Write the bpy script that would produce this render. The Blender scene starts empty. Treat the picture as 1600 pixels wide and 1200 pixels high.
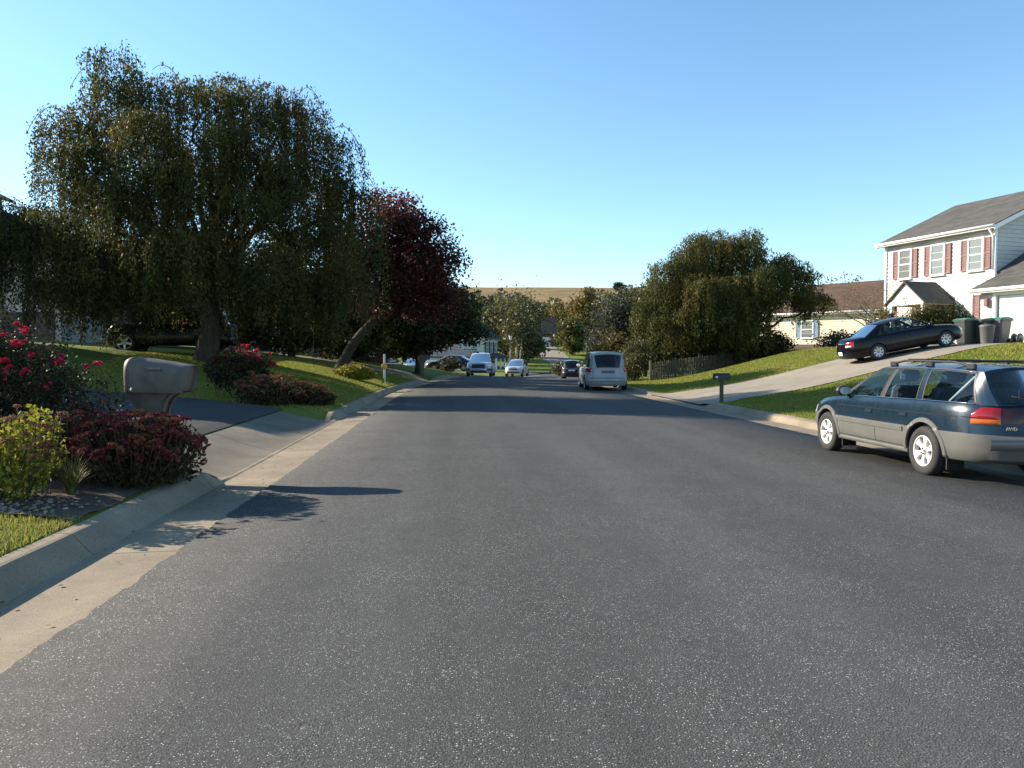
import bpy, bmesh, math, random
import numpy as np
from math import sin, cos, pi, radians, sqrt
from mathutils import Vector, Matrix, Euler

# ------------------------------------------------------------------ camera, sky, sun, exposure
SC = bpy.context.scene
C = SC.collection
random.seed(7)
RNG = np.random.default_rng(11)

cam_d = bpy.data.cameras.new('camera')
cam_d.sensor_width = 36.0
cam_d.lens = 27.0                      # 1200 px focal length on a 1600 px frame
cam_d.clip_start = 0.05
cam_d.clip_end = 3000
cam = bpy.data.objects.new('camera', cam_d)
cam.location = (0, 0, 1.55)
cam.rotation_euler = (radians(90 - 2.1), 0, radians(-4.2))
C.objects.link(cam)
SC.camera = cam

SUN_EL = 26.0
SUN_AZ = 24.0                          # degrees forward of due left (-X), towards +Y
sdir = Vector((-cos(radians(SUN_AZ)) * cos(radians(SUN_EL)), sin(radians(SUN_AZ)) * cos(radians(SUN_EL)), sin(radians(SUN_EL))))
world = bpy.data.worlds.new('World')
SC.world = world
world.use_nodes = True
wn = world.node_tree
wn.nodes.clear()
sky = wn.nodes.new('ShaderNodeTexSky')
sky.sky_type = 'NISHITA'
sky.sun_disc = False
sky.sun_elevation = radians(SUN_EL)
sky.sun_rotation = math.atan2(sdir.x, sdir.y)
sky.altitude = 150
sky.air_density = 1.0
sky.dust_density = 0.15
sky.ozone_density = 3.0
bg = wn.nodes.new('ShaderNodeBackground')
bg.inputs[1].default_value = 0.115
wo = wn.nodes.new('ShaderNodeOutputWorld')
hs = wn.nodes.new('ShaderNodeHueSaturation')
hs.inputs['Saturation'].default_value = 1.06
hs.inputs['Hue'].default_value = 0.491
wn.links.new(sky.outputs[0], hs.inputs['Color'])
wn.links.new(hs.outputs[0], bg.inputs[0])
wn.links.new(bg.outputs[0], wo.inputs[0])

sun_d = bpy.data.lights.new('sun', 'SUN')
sun_d.energy = 5.0
sun_d.angle = radians(0.53)
sun_d.color = (1.0, 0.89, 0.73)
sun = bpy.data.objects.new('sun', sun_d)
sun.rotation_euler = sdir.to_track_quat('Z', 'Y').to_euler()
sun.location = (-30, 20, 40)
C.objects.link(sun)

SC.view_settings.view_transform = 'Standard'
SC.view_settings.look = 'None'
SC.view_settings.exposure = 1.15
SC.view_settings.gamma = 1.0
SC.view_settings.use_curve_mapping = False
SC.cycles.max_bounces = 8
SC.cycles.transparent_max_bounces = 16

# ------------------------------------------------------------------ helpers
def tag(o, label=None, cat=None, group=None, kind=None):
    if label: o['label'] = label
    if cat: o['category'] = cat
    if group: o['group'] = group
    if kind: o['kind'] = kind
    return o

def empty(name, loc=(0, 0, 0), rz=0.0, parent=None):
    o = bpy.data.objects.new(name, None)
    o.empty_display_size = 0.1
    o.location = loc
    o.rotation_euler = (0, 0, rz)
    C.objects.link(o)
    if parent: o.parent = parent
    return o

def link(name, me, parent=None, loc=None, rot=None, scale=None):
    o = bpy.data.objects.new(name, me)
    C.objects.link(o)
    if parent: o.parent = parent
    if loc is not None: o.location = loc
    if rot is not None: o.rotation_euler = rot
    if scale is not None: o.scale = scale
    return o

class MB:
    """collects shapes and links them as ONE mesh object"""
    def __init__(s):
        s.v = []; s.f = []; s.m = []; s.sm = []
    def add(s, vs, fs, mi=0, smooth=False):
        o = len(s.v)
        s.v.extend([tuple(p) for p in vs])
        for f in fs:
            s.f.append(tuple(i + o for i in f)); s.m.append(mi); s.sm.append(smooth)
        return s
    def box(s, x0, x1, y0, y1, z0, z1, mi=0, M=None):
        vs = [(x, y, z) for z in (z0, z1) for y in (y0, y1) for x in (x0, x1)]
        if M is not None: vs = [M @ Vector(p) for p in vs]
        return s.add(vs, [(0, 2, 3, 1), (4, 5, 7, 6), (0, 1, 5, 4), (2, 6, 7, 3), (0, 4, 6, 2), (1, 3, 7, 5)], mi)
    def bbox(s, x0, x1, y0, y1, z0, z1, b=0.01, mi=0, M=None):
        """box with chamfered vertical and top edges"""
        pts = [(x0 + b, y0), (x1 - b, y0), (x1, y0 + b), (x1, y1 - b), (x1 - b, y1), (x0 + b, y1), (x0, y1 - b), (x0, y0 + b)]
        cx, cy = (x0 + x1) / 2, (y0 + y1) / 2
        def ins(p, k):
            return (cx + (p[0] - cx) * (1 - k * b / max(1e-6, (x1 - x0) / 2)), cy + (p[1] - cy) * (1 - k * b / max(1e-6, (y1 - y0) / 2)))
        rings = [[(*ins(p, 1), z0) for p in pts], [(*p, z0 + b) for p in pts], [(*p, z1 - b) for p in pts], [(*ins(p, 1), z1) for p in pts]]
        vs = [q for r in rings for q in r]
        if M is not None: vs = [M @ Vector(p) for p in vs]
        fs = []
        for k in range(3):
            for i in range(8):
                j = (i + 1) % 8
                fs.append((k * 8 + i, k * 8 + j, k * 8 + 8 + j, k * 8 + 8 + i))
        fs.append(tuple(range(7, -1, -1))); fs.append(tuple(range(24, 32)))
        return s.add(vs, fs, mi)
    def tube(s, path, rad, n=8, mi=0, cap=True, smooth=True):
        path = [Vector(p) for p in path]
        if not hasattr(rad, '__len__'): rad = [rad] * len(path)
        vs = []; fs = []
        up = Vector((0.31, 0.17, 0.93))
        for i, p in enumerate(path):
            t = (path[min(i + 1, len(path) - 1)] - path[max(i - 1, 0)])
            t = t.normalized() if t.length > 1e-9 else Vector((0, 0, 1))
            a = t.cross(up)
            if a.length < 1e-3: a = t.cross(Vector((1, 0, 0)))
            a.normalize(); b = t.cross(a)
            for k in range(n):
                th = 2 * pi * k / n
                vs.append(p + (a * cos(th) + b * sin(th)) * rad[i])
        for i in range(len(path) - 1):
            for k in range(n):
                j = (k + 1) % n
                fs.append((i * n + k, i * n + j, (i + 1) * n + j, (i + 1) * n + k))
        if cap:
            fs.append(tuple(range(n - 1, -1, -1))); fs.append(tuple(range((len(path) - 1) * n, len(path) * n)))
        return s.add(vs, fs, mi, smooth)
    def lathe(s, prof, n=24, axis='z', mi=0, M=None, smooth=True):
        vs = []; fs = []
        for (r, h) in prof:
            for k in range(n):
                th = 2 * pi * k / n
                if axis == 'z': p = (r * cos(th), r * sin(th), h)
                else: p = (r * cos(th), h, r * sin(th))
                vs.append(M @ Vector(p) if M is not None else p)
        for i in range(len(prof) - 1):
            for k in range(n):
                j = (k + 1) % n
                fs.append((i * n + k, i * n + j, (i + 1) * n + j, (i + 1) * n + k))
        return s.add(vs, fs, mi, smooth)
    def grid(s, P, mi=0, smooth=True, flip=False):
        """P[i][j] points"""
        ni, nj = len(P), len(P[0])
        vs = [p for r in P for p in r]
        fs = []
        for i in range(ni - 1):
            for j in range(nj - 1):
                q = (i * nj + j, i * nj + j + 1, (i + 1) * nj + j + 1, (i + 1) * nj + j)
                fs.append(q[::-1] if flip else q)
        return s.add(vs, fs, mi, smooth)
    def prism(s, poly, dvec, mi=0):
        """extrude a planar polygon by dvec"""
        n = len(poly); d = Vector(dvec)
        vs = [Vector(p) for p in poly] + [Vector(p) + d for p in poly]
        fs = [tuple(range(n))[::-1], tuple(range(n, 2 * n))]
        for i in range(n):
            j = (i + 1) % n
            fs.append((i, j, n + j, n + i))
        return s.add(vs, fs, mi)
    def mesh(s, name, mats):
        me = bpy.data.meshes.new(name)
        me.from_pydata(s.v, [], s.f)
        if not isinstance(mats, (list, tuple)): mats = [mats]
        for m in mats: me.materials.append(m)
        me.polygons.foreach_set('material_index', s.m)
        me.polygons.foreach_set('use_smooth', s.sm)
        me.update()
        return me
    def build(s, name, mats, parent=None, loc=None, rot=None, recalc=False):
        me = s.mesh(name, mats)
        if recalc:
            bm = bmesh.new(); bm.from_mesh(me)
            bmesh.ops.recalc_face_normals(bm, faces=bm.faces)
            bm.to_mesh(me); bm.free()
        return link(name, me, parent, loc, rot)

def quads_mesh(name, Q, mat, smooth=False):
    """Q: (N,4,3) array of quads"""
    Q = np.asarray(Q, dtype=np.float32)
    n = len(Q)
    me = bpy.data.meshes.new(name)
    me.vertices.add(n * 4); me.vertices.foreach_set('co', Q.reshape(-1))
    me.loops.add(n * 4); me.loops.foreach_set('vertex_index', np.arange(n * 4, dtype=np.int32))
    me.polygons.add(n)
    me.polygons.foreach_set('loop_start', np.arange(0, n * 4, 4, dtype=np.int32))
    me.materials.append(mat)
    me.update(calc_edges=True)
    return me

def tris_mesh(name, T, mat):
    T = np.asarray(T, dtype=np.float32)
    n = len(T)
    me = bpy.data.meshes.new(name)
    me.vertices.add(n * 3); me.vertices.foreach_set('co', T.reshape(-1))
    me.loops.add(n * 3); me.loops.foreach_set('vertex_index', np.arange(n * 3, dtype=np.int32))
    me.polygons.add(n)
    me.polygons.foreach_set('loop_start', np.arange(0, n * 3, 3, dtype=np.int32))
    me.materials.append(mat)
    me.update(calc_edges=True)
    return me

# ------------------------------------------------------------------ materials
class NT:
    def __init__(s, name):
        s.m = bpy.data.materials.new(name); s.m.use_nodes = True
        s.t = s.m.node_tree; s.n = s.t.nodes
        s.p = s.n['Principled BSDF']; s.out = s.n['Material Output']
    def new(s, typ, **kw):
        n = s.n.new(typ)
        for k, v in kw.items(): setattr(n, k, v)
        return n
    def lk(s, a, b): s.t.links.new(a, b)
    def pos(s):
        if not hasattr(s, '_pos'): s._pos = s.new('ShaderNodeNewGeometry')
        return s._pos.outputs['Position']
    def noise(s, scale, detail=3, rough=0.55, vec=None):
        n = s.new('ShaderNodeTexNoise'); n.inputs['Scale'].default_value = scale
        n.inputs['Detail'].default_value = detail; n.inputs['Roughness'].default_value = rough
        s.lk(vec or s.pos(), n.inputs['Vector']); return n.outputs['Fac']
    def scaled(s, sx, sy, sz):
        n = s.new('ShaderNodeVectorMath', operation='MULTIPLY'); n.inputs[1].default_value = (sx, sy, sz)
        s.lk(s.pos(), n.inputs[0]); return n.outputs[0]
    def ramp(s, fac, stops):
        r = s.new('ShaderNodeValToRGB')
        els = r.color_ramp.elements
        while len(els) < len(stops): els.new(0.5)
        for e, (p, c) in zip(els, stops):
            e.position = p; e.color = (*c, 1) if len(c) == 3 else c
        s.lk(fac, r.inputs[0]); return r.outputs[0]
    def mix(s, fac, a, b, blend='MIX'):
        n = s.new('ShaderNodeMix', data_type='RGBA', blend_type=blend)
        for sock, v in ((n.inputs[0], fac), (n.inputs[6], a), (n.inputs[7], b)):
            if isinstance(v, (int, float)): sock.default_value = v
            elif isinstance(v, tuple): sock.default_value = (*v, 1) if len(v) == 3 else v
            else: s.lk(v, sock)
        return n.outputs[2]
    def math(s, op, a, b=0.0):
        n = s.new('ShaderNodeMath', operation=op)
        for i, v in enumerate((a, b)):
            if isinstance(v, (int, float)): n.inputs[i].default_value = v
            else: s.lk(v, n.inputs[i])
        return n.outputs[0]
    def bump(s, h, strength=0.3, dist=0.01):
        b = s.new('ShaderNodeBump'); b.inputs['Strength'].default_value = strength
        b.inputs['Distance'].default_value = dist
        s.lk(h, b.inputs['Height']); s.lk(b.outputs[0], s.p.inputs['Normal'])
    def col(s, c):
        if isinstance(c, tuple): s.p.inputs['Base Color'].default_value = (*c, 1)
        else: s.lk(c, s.p.inputs['Base Color'])
    def set(s, rough=0.6, metal=0.0, spec=0.5, coat=0.0):
        s.p.inputs['Roughness'].default_value = rough; s.p.inputs['Metallic'].default_value = metal
        s.p.inputs['Specular IOR Level'].default_value = spec; s.p.inputs['Coat Weight'].default_value = coat
        return s

def plain(name, c, rough=0.6, metal=0.0, var=0.12, scale=6.0, spec=0.5, coat=0.0, bump=0.0, bscale=60):
    k = NT(name); k.set(rough, metal, spec, coat)
    f = k.noise(scale, 4)
    lo = tuple(max(0, x * (1 - var)) for x in c); hi = tuple(min(1, x * (1 + var)) for x in c)
    k.col(k.ramp(f, [(0.3, lo), (0.7, hi)]))
    if bump: k.bump(k.noise(bscale, 2), bump, 0.01)
    return k.m

def leafmat(name, cols, transl=0.35, rough=0.55, spec=0.15, clump=0.6, clumpcols=None):
    """leaf colours picked per leaf, drifting by clump"""
    k = NT(name); k.set(rough, 0, spec)
    g = k.new('ShaderNodeNewGeometry')
    n = len(cols)
    c = k.ramp(g.outputs['Random Per Island'], [((i + 0.5) / n, cc) for i, cc in enumerate(cols)])
    if clumpcols:
        f = k.ramp(k.noise(clump, 2), [(0.42, (0, 0, 0)), (0.62, (1, 1, 1))])
        m = len(clumpcols)
        c2 = k.ramp(g.outputs['Random Per Island'], [((i + 0.5) / m, cc) for i, cc in enumerate(clumpcols)])
        c = k.mix(f, c, c2)
    k.col(c)
    tr = k.new('ShaderNodeBsdfTranslucent'); k.lk(c, tr.inputs[0])
    mx = k.new('ShaderNodeMixShader'); mx.inputs[0].default_value = transl
    k.lk(k.p.outputs[0], mx.inputs[1]); k.lk(tr.outputs[0], mx.inputs[2]); k.lk(mx.outputs[0], k.out.inputs[0])
    return k.m

def glassmat(name, tint, refl=1.5, rough=0.0):
    k = NT(name)
    tr = k.new('ShaderNodeBsdfTransparent'); tr.inputs[0].default_value = (*tint, 1)
    gl = k.new('ShaderNodeBsdfGlossy'); gl.inputs['Roughness'].default_value = rough
    fr = k.new('ShaderNodeFresnel'); fr.inputs[0].default_value = refl
    mx = k.new('ShaderNodeMixShader')
    k.lk(fr.outputs[0], mx.inputs[0]); k.lk(tr.outputs[0], mx.inputs[1]); k.lk(gl.outputs[0], mx.inputs[2])
    k.lk(mx.outputs[0], k.out.inputs[0])
    return k.m

def asphalt(name, base, chips=True, warm=0.0):
    k = NT(name); k.set(0.9, 0, 0.12)
    big = k.noise(0.22, 4, 0.6)
    mid = k.noise(5.0, 5, 0.6)
    fine = k.noise(140, 2, 0.6)
    c = k.ramp(big, [(0.32, tuple(x * 0.9 for x in base)), (0.68, tuple(x * 1.12 for x in base))])
    c = k.mix(0.55, c, k.ramp(mid, [(0.3, tuple(x * 0.86 for x in base)), (0.7, tuple(x * 1.14 for x in base))]))
    c = k.mix(1.0, c, k.ramp(fine, [(0.3, (0.4, 0.4, 0.4)), (0.7, (1.55, 1.55, 1.55))]), 'MULTIPLY')
    # faint wheel tracks along the street
    tr = k.noise(1.0, 2, 0.5, k.scaled(0.8, 0.03, 0.0))
    c = k.mix(0.8, c, k.mix(1.0, c, k.ramp(tr, [(0.38, (0.84, 0.84, 0.84)), (0.62, (1.14, 1.14, 1.14))]), 'MULTIPLY'))
    st = k.ramp(k.noise(0.6, 5, 0.7), [(0.6, (1, 1, 1)), (0.74, (0.78, 0.78, 0.79))])
    c = k.mix(1.0, c, st, 'MULTIPLY')
    if chips:
        v = k.new('ShaderNodeTexVoronoi'); v.inputs['Scale'].default_value = 105
        k.lk(k.pos(), v.inputs['Vector'])
        sep = k.new('ShaderNodeSeparateColor'); k.lk(v.outputs['Color'], sep.inputs[0])
        pick = k.math('GREATER_THAN', sep.outputs[0], 0.66)
        near = k.math('LESS_THAN', v.outputs['Distance'], 0.34)
        patch = k.ramp(k.noise(1.3, 3), [(0.35, (0.35,) * 3), (0.65, (1, 1, 1))])
        f = k.math('MULTIPLY', k.math('MULTIPLY', pick, near), patch)
        chipc = k.ramp(sep.outputs[1], [(0.0, (0.15, 0.147, 0.14)), (0.6, (0.27, 0.265, 0.25)), (1.0, (0.62, 0.6, 0.57))])
        c = k.mix(f, c, chipc)
        v2 = k.new('ShaderNodeTexVoronoi'); v2.inputs['Scale'].default_value = 32
        k.lk(k.pos(), v2.inputs['Vector'])
        s2 = k.new('ShaderNodeSeparateColor'); k.lk(v2.outputs['Color'], s2.inputs[0])
        f2 = k.math('MULTIPLY', k.math('GREATER_THAN', s2.outputs[0], 0.955), k.math('LESS_THAN', v2.outputs['Distance'], 0.2))
        c = k.mix(f2, c, (0.27, 0.265, 0.25))
        h = k.math('ADD', k.math('MULTIPLY', v.outputs['Distance'], 0.8), fine)
    else:
        h = fine
    k.col(c); k.bump(h, 0.55, 0.006)
    return k.m

def concrete(name, base, dirt=0.35):
    k = NT(name); k.set(0.85, 0, 0.3)
    c = k.ramp(k.noise(0.9, 5, 0.65), [(0.3, tuple(x * (1 - dirt) for x in base)), (0.7, tuple(x * 1.1 for x in base))])
    c = k.mix(1.0, c, k.ramp(k.noise(90, 3, 0.7), [(0.3, (0.72, 0.71, 0.7)), (0.7, (1.2, 1.2, 1.2))]), 'MULTIPLY')
    v = k.new('ShaderNodeTexVoronoi'); v.inputs['Scale'].default_value = 45; k.lk(k.pos(), v.inputs['Vector'])
    s = k.new('ShaderNodeSeparateColor'); k.lk(v.outputs['Color'], s.inputs[0])
    f = k.math('MULTIPLY', k.math('GREATER_THAN', s.outputs[0], 0.9), k.math('LESS_THAN', v.outputs['Distance'], 0.25))
    c = k.mix(f, c, (0.12, 0.1, 0.085))
    k.col(c); k.bump(k.noise(110, 3), 0.35, 0.006)
    return k.m

def lawnmat(name):
    k = NT(name); k.set(0.9, 0, 0.15)
    c = k.ramp(k.noise(0.35, 5, 0.65), [(0.3, (0.1, 0.14, 0.02)), (0.5, (0.14, 0.18, 0.026)), (0.72, (0.2, 0.2, 0.045))])
    c = k.mix(0.5, c, k.ramp(k.noise(7, 5, 0.7), [(0.3, (0.07, 0.1, 0.014)), (0.7, (0.23, 0.25, 0.055))]))
    c = k.mix(1.0, c, k.ramp(k.noise(45, 3, 0.7, k.scaled(1, 1, 0.4)), [(0.3, (0.5, 0.5, 0.5)), (0.7, (1.4, 1.4, 1.3))]), 'MULTIPLY')
    k.col(c); k.bump(k.noise(30, 4, 0.7), 0.9, 0.05)
    return k.m

def paint(name, c, rough=0.28, metal=0.0, dirt=0.12):
    k = NT(name); k.set(rough, metal, 0.4, 0.35)
    k.p.inputs['Coat Roughness'].default_value = 0.06
    f = k.noise(2.2, 5, 0.6)
    k.col(k.ramp(f, [(0.3, tuple(x * (1 - dirt) for x in c)), (0.75, tuple(min(1, x * (1 + dirt)) for x in c))]))
    k.lk(k.math('ADD', k.math('MULTIPLY', k.noise(9, 3), 0.18), rough - 0.08), k.p.inputs['Roughness'])
    return k.m

def barkmat(name, c):
    k = NT(name); k.set(0.9, 0, 0.2)
    h = k.noise(9, 5, 0.7, k.scaled(1, 1, 0.25))
    k.col(k.ramp(h, [(0.3, tuple(x * 0.55 for x in c)), (0.7, tuple(x * 1.35 for x in c))]))
    k.bump(h, 0.8, 0.04)
    return k.m

def shingle(name, c):
    k = NT(name); k.set(0.9, 0, 0.2)
    b = k.new('ShaderNodeTexBrick')
    b.inputs['Scale'].default_value = 1.0
    b.inputs['Brick Width'].default_value = 0.33; b.inputs['Row Height'].default_value = 0.1; b.inputs['Mortar Size'].default_value = 0.006
    b.inputs['Color1'].default_value = (*[x * 0.85 for x in c], 1); b.inputs['Color2'].default_value = (*[x * 1.2 for x in c], 1)
    b.inputs['Mortar'].default_value = (*[x * 0.5 for x in c], 1)
    # rows follow height on the slope
    sx = k.new('ShaderNodeSeparateXYZ'); k.lk(k.pos(), sx.inputs[0])
    cb = k.new('ShaderNodeCombineXYZ')
    k.lk(k.math('ADD', sx.outputs[0], sx.outputs[1]), cb.inputs[0]); k.lk(k.math('MULTIPLY', sx.outputs[2], 2.0), cb.inputs[1])
    k.lk(cb.outputs[0], b.inputs['Vector'])
    c2 = k.mix(1.0, b.outputs['Color'], k.ramp(k.noise(1.2, 4), [(0.3, (0.8, 0.8, 0.8)), (0.7, (1.15, 1.15, 1.15))]), 'MULTIPLY')
    k.col(c2); k.bump(b.outputs['Fac'], 0.3, 0.01)
    return k.m

M = {}
M['asphalt'] = asphalt('asphalt', (0.075, 0.074, 0.07))
M['asphalt_drive'] = asphalt('driveway_asphalt', (0.062, 0.06, 0.058), chips=False)
M['concrete'] = concrete('concrete', (0.3, 0.24, 0.165), 0.45)
M['concrete_pale'] = concrete('pale_concrete', (0.27, 0.235, 0.185), 0.2)
M['concrete_dark'] = concrete('stained_concrete', (0.2, 0.168, 0.125), 0.45)
M['lawn'] = lawnmat('lawn')
kf = NT('dry_field'); kf.set(0.95, 0, 0.1)
cf = kf.ramp(kf.noise(0.03, 5, 0.65), [(0.35, (0.2, 0.15, 0.075)), (0.65, (0.3, 0.215, 0.11))])
cf = kf.mix(1.0, cf, kf.ramp(kf.noise(1.0, 4, 0.7, kf.scaled(0.012, 0.09, 0.1)), [(0.35, (0.72, 0.72, 0.7)), (0.65, (1.15, 1.12, 1.05))]), 'MULTIPLY')
kf.col(cf); kf.bump(kf.noise(0.5, 4), 0.8, 0.6)
M['field'] = kf.m
M['white_siding'] = plain('white_siding', (0.5, 0.49, 0.455), 0.6, var=0.06)
M['grey_siding'] = plain('grey_siding', (0.42, 0.43, 0.44), 0.6, var=0.06)
M['tan_siding'] = plain('tan_siding', (0.62, 0.53, 0.39), 0.6, var=0.05)
M['beige_siding'] = plain('beige_siding', (0.4, 0.36, 0.29), 0.6, var=0.07)
M['brick'] = plain('brick_wall', (0.2, 0.085, 0.06), 0.85, var=0.35, scale=9)
M['white_trim'] = plain('white_trim', (0.8, 0.8, 0.78), 0.5, var=0.04)
M['shutter_red'] = plain('shutter_red', (0.18, 0.078, 0.074), 0.6, var=0.12, scale=3)
M['shutter_blue'] = plain('shutter_blue', (0.2, 0.27, 0.33), 0.6)
M['shutter_dark'] = plain('shutter_dark', (0.05, 0.06, 0.075), 0.6)
M['roof_grey'] = shingle('roof_grey', (0.095, 0.09, 0.08))
M['roof_brown'] = shingle('roof_brown', (0.105, 0.068, 0.05))
M['roof_blue'] = shingle('roof_slate', (0.06, 0.07, 0.09))
M['roof_black'] = shingle('roof_black', (0.035, 0.033, 0.033))
M['house_glass'] = NT('house_glass').set(0.06, 0, 0.9).m
M['house_glass'].node_tree.nodes['Principled BSDF'].inputs['Base Color'].default_value = (0.16, 0.17, 0.16, 1)
M['blind'] = plain('window_blind', (0.62, 0.6, 0.52), 0.7, var=0.05)
M['wood_fence'] = plain('weathered_wood', (0.095, 0.08, 0.05), 0.9, var=0.3, scale=14)
M['bark'] = barkmat('bark', (0.055, 0.045, 0.036))
M['bark_grey'] = barkmat('grey_bark', (0.16, 0.13, 0.1))
M['bark_white'] = barkmat('white_bark', (0.55, 0.52, 0.47))
M['plastic_tan'] = plain('mailbox_plastic', (0.1, 0.088, 0.074), 0.55, var=0.22, scale=7, bump=0.15, bscale=180)
M['plastic_dark'] = plain('dark_plastic', (0.025, 0.025, 0.025), 0.5)
M['plastic_grey'] = plain('grey_plastic', (0.1, 0.1, 0.1), 0.5)
M['plastic_green'] = plain('green_plastic', (0.02, 0.16, 0.1), 0.4)
M['bin_dark'] = plain('bin_dark', (0.03, 0.035, 0.035), 0.5)
M['metal_black'] = plain('black_metal', (0.015, 0.015, 0.017), 0.4)
M['reflector'] = plain('amber_reflector', (0.75, 0.33, 0.02), 0.3)
M['white_paint'] = plain('white_paint', (0.78, 0.78, 0.76), 0.5, var=0.08)
M['tyre'] = plain('tyre_rubber', (0.022, 0.021, 0.02), 0.8, var=0.25, bump=0.3, bscale=120)
M['rim_pale'] = plain('pale_alloy', (0.66, 0.65, 0.62), 0.35, 0.15, var=0.06)
M['rim_silver'] = plain('silver_alloy', (0.5, 0.5, 0.5), 0.3, 0.5, var=0.06)
M['black'] = plain('underbody_black', (0.012, 0.012, 0.012), 0.8)
M['trim_black'] = plain('trim_black', (0.02, 0.02, 0.021), 0.5)
M['seam'] = plain('panel_gap', (0.006, 0.006, 0.007), 0.9)
M['interior'] = plain('car_interior', (0.05, 0.055, 0.065), 0.9)
M['seat'] = plain('seat_cloth', (0.16, 0.18, 0.23), 0.95)
M['car_glass'] = glassmat('car_glass', (0.55, 0.66, 0.68))
M['car_glass_dark'] = glassmat('privacy_glass', (0.10, 0.12, 0.14))
M['tail_red'] = plain('tail_lamp_red', (0.25, 0.006, 0.008), 0.15, var=0.15, scale=30, coat=0.5)
M['tail_amber'] = plain('tail_lamp_amber', (0.4, 0.085, 0.006), 0.15, var=0.15, scale=30, coat=0.5)
M['lamp_clear'] = plain('lamp_clear', (0.7, 0.72, 0.74), 0.12, 0.2, var=0.15, scale=30, coat=0.5)
M['plate'] = plain('licence_plate', (0.72, 0.72, 0.74), 0.4, var=0.08, scale=40)
M['chrome'] = plain('chrome', (0.75, 0.76, 0.78), 0.12, 1.0, var=0.03)
M['seam_tar'] = plain('tar_seal', (0.03, 0.03, 0.03), 0.7)
M['soil'] = plain('mulch_soil', (0.07, 0.045, 0.028), 0.95, var=0.4, scale=20, bump=0.8, bscale=40)
M['pebble'] = leafmat('pebble_stone', [(0.2, 0.14, 0.1), (0.32, 0.24, 0.18), (0.15, 0.12, 0.1), (0.4, 0.3, 0.22)], 0.0, 0.8)
M['grass'] = leafmat('grass_blade', [(0.17, 0.23, 0.028), (0.23, 0.27, 0.036), (0.28, 0.28, 0.055), (0.3, 0.25, 0.085), (0.13, 0.19, 0.024)], 0.4, 0.6, 0.15, 0.5, [(0.27, 0.28, 0.05), (0.32, 0.28, 0.075), (0.34, 0.27, 0.1), (0.2, 0.25, 0.034)])
M['leaf_weep'] = leafmat('cherry_leaf', [(0.034, 0.046, 0.015), (0.05, 0.064, 0.018), (0.072, 0.084, 0.022), (0.04, 0.048, 0.018), (0.09, 0.088, 0.024), (0.054, 0.062, 0.02)], 0.38, 0.55, 0.12, 0.45, [(0.066, 0.076, 0.02), (0.11, 0.1, 0.024), (0.17, 0.115, 0.024), (0.055, 0.058, 0.018), (0.085, 0.06, 0.024)])
M['leaf_weep2'] = leafmat('cherry_leaf_green', [(0.045, 0.06, 0.018), (0.065, 0.082, 0.022), (0.09, 0.1, 0.026), (0.05, 0.06, 0.022), (0.11, 0.105, 0.028)], 0.36, 0.55, 0.12, 0.4, [(0.08, 0.088, 0.022), (0.12, 0.105, 0.026), (0.15, 0.11, 0.026), (0.06, 0.066, 0.02)])
M['leaf_red'] = leafmat('maple_leaf_red', [(0.045, 0.018, 0.018), (0.07, 0.02, 0.018), (0.1, 0.024, 0.02), (0.035, 0.02, 0.016), (0.12, 0.03, 0.02)], 0.35, 0.5, 0.2, 0.35, [(0.045, 0.02, 0.018), (0.03, 0.026, 0.015), (0.06, 0.024, 0.016)])
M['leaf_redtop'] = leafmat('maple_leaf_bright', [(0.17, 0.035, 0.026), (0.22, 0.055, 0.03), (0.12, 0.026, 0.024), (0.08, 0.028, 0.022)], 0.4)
M['leaf_dark'] = leafmat('oak_leaf_dark', [(0.022, 0.03, 0.012), (0.035, 0.045, 0.015), (0.05, 0.06, 0.016), (0.03, 0.03, 0.014)], 0.3, 0.55, 0.18, 0.5, [(0.05, 0.06, 0.018), (0.075, 0.08, 0.02), (0.03, 0.035, 0.014)])
M['leaf_green'] = leafmat('leaf_green', [(0.05, 0.075, 0.02), (0.07, 0.1, 0.024), (0.09, 0.11, 0.03), (0.045, 0.06, 0.02)], 0.35, 0.5, 0.3, 0.25, [(0.11, 0.11, 0.025), (0.15, 0.12, 0.025), (0.08, 0.09, 0.025)])
M['leaf_yellow'] = leafmat('leaf_yellow', [(0.14, 0.12, 0.025), (0.2, 0.15, 0.03), (0.1, 0.1, 0.025), (0.17, 0.1, 0.025)], 0.4, 0.5, 0.3, 0.3, [(0.08, 0.09, 0.025), (0.12, 0.11, 0.03), (0.16, 0.09, 0.03)])
M['leaf_olive'] = leafmat('leaf_olive', [(0.08, 0.09, 0.035), (0.1, 0.105, 0.045), (0.06, 0.07, 0.03), (0.12, 0.1, 0.04)], 0.3, 0.5, 0.3, 0.3, [(0.1, 0.095, 0.035), (0.14, 0.105, 0.03), (0.075, 0.08, 0.03)])
M['leaf_grey'] = leafmat('leaf_greygreen', [(0.06, 0.07, 0.045), (0.09, 0.1, 0.065), (0.045, 0.05, 0.035), (0.13, 0.13, 0.09)], 0.25)
M['needle'] = leafmat('conifer_needle', [(0.018, 0.032, 0.016), (0.028, 0.045, 0.022), (0.02, 0.03, 0.02)], 0.15)
M['leaf_rose'] = leafmat('rose_leaf', [(0.02, 0.032, 0.014), (0.035, 0.05, 0.02), (0.055, 0.05, 0.02), (0.025, 0.03, 0.018), (0.06, 0.03, 0.02)], 0.28, 0.55, 0.2)
M['rose_bloom'] = leafmat('rose_petal', [(0.46, 0.014, 0.055), (0.56, 0.03, 0.085), (0.36, 0.008, 0.035), (0.62, 0.08, 0.13)], 0.35)
M['leaf_sedum'] = leafmat('sedum_leaf', [(0.24, 0.25, 0.03), (0.33, 0.31, 0.04), (0.42, 0.34, 0.06), (0.17, 0.19, 0.03)], 0.4)
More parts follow.
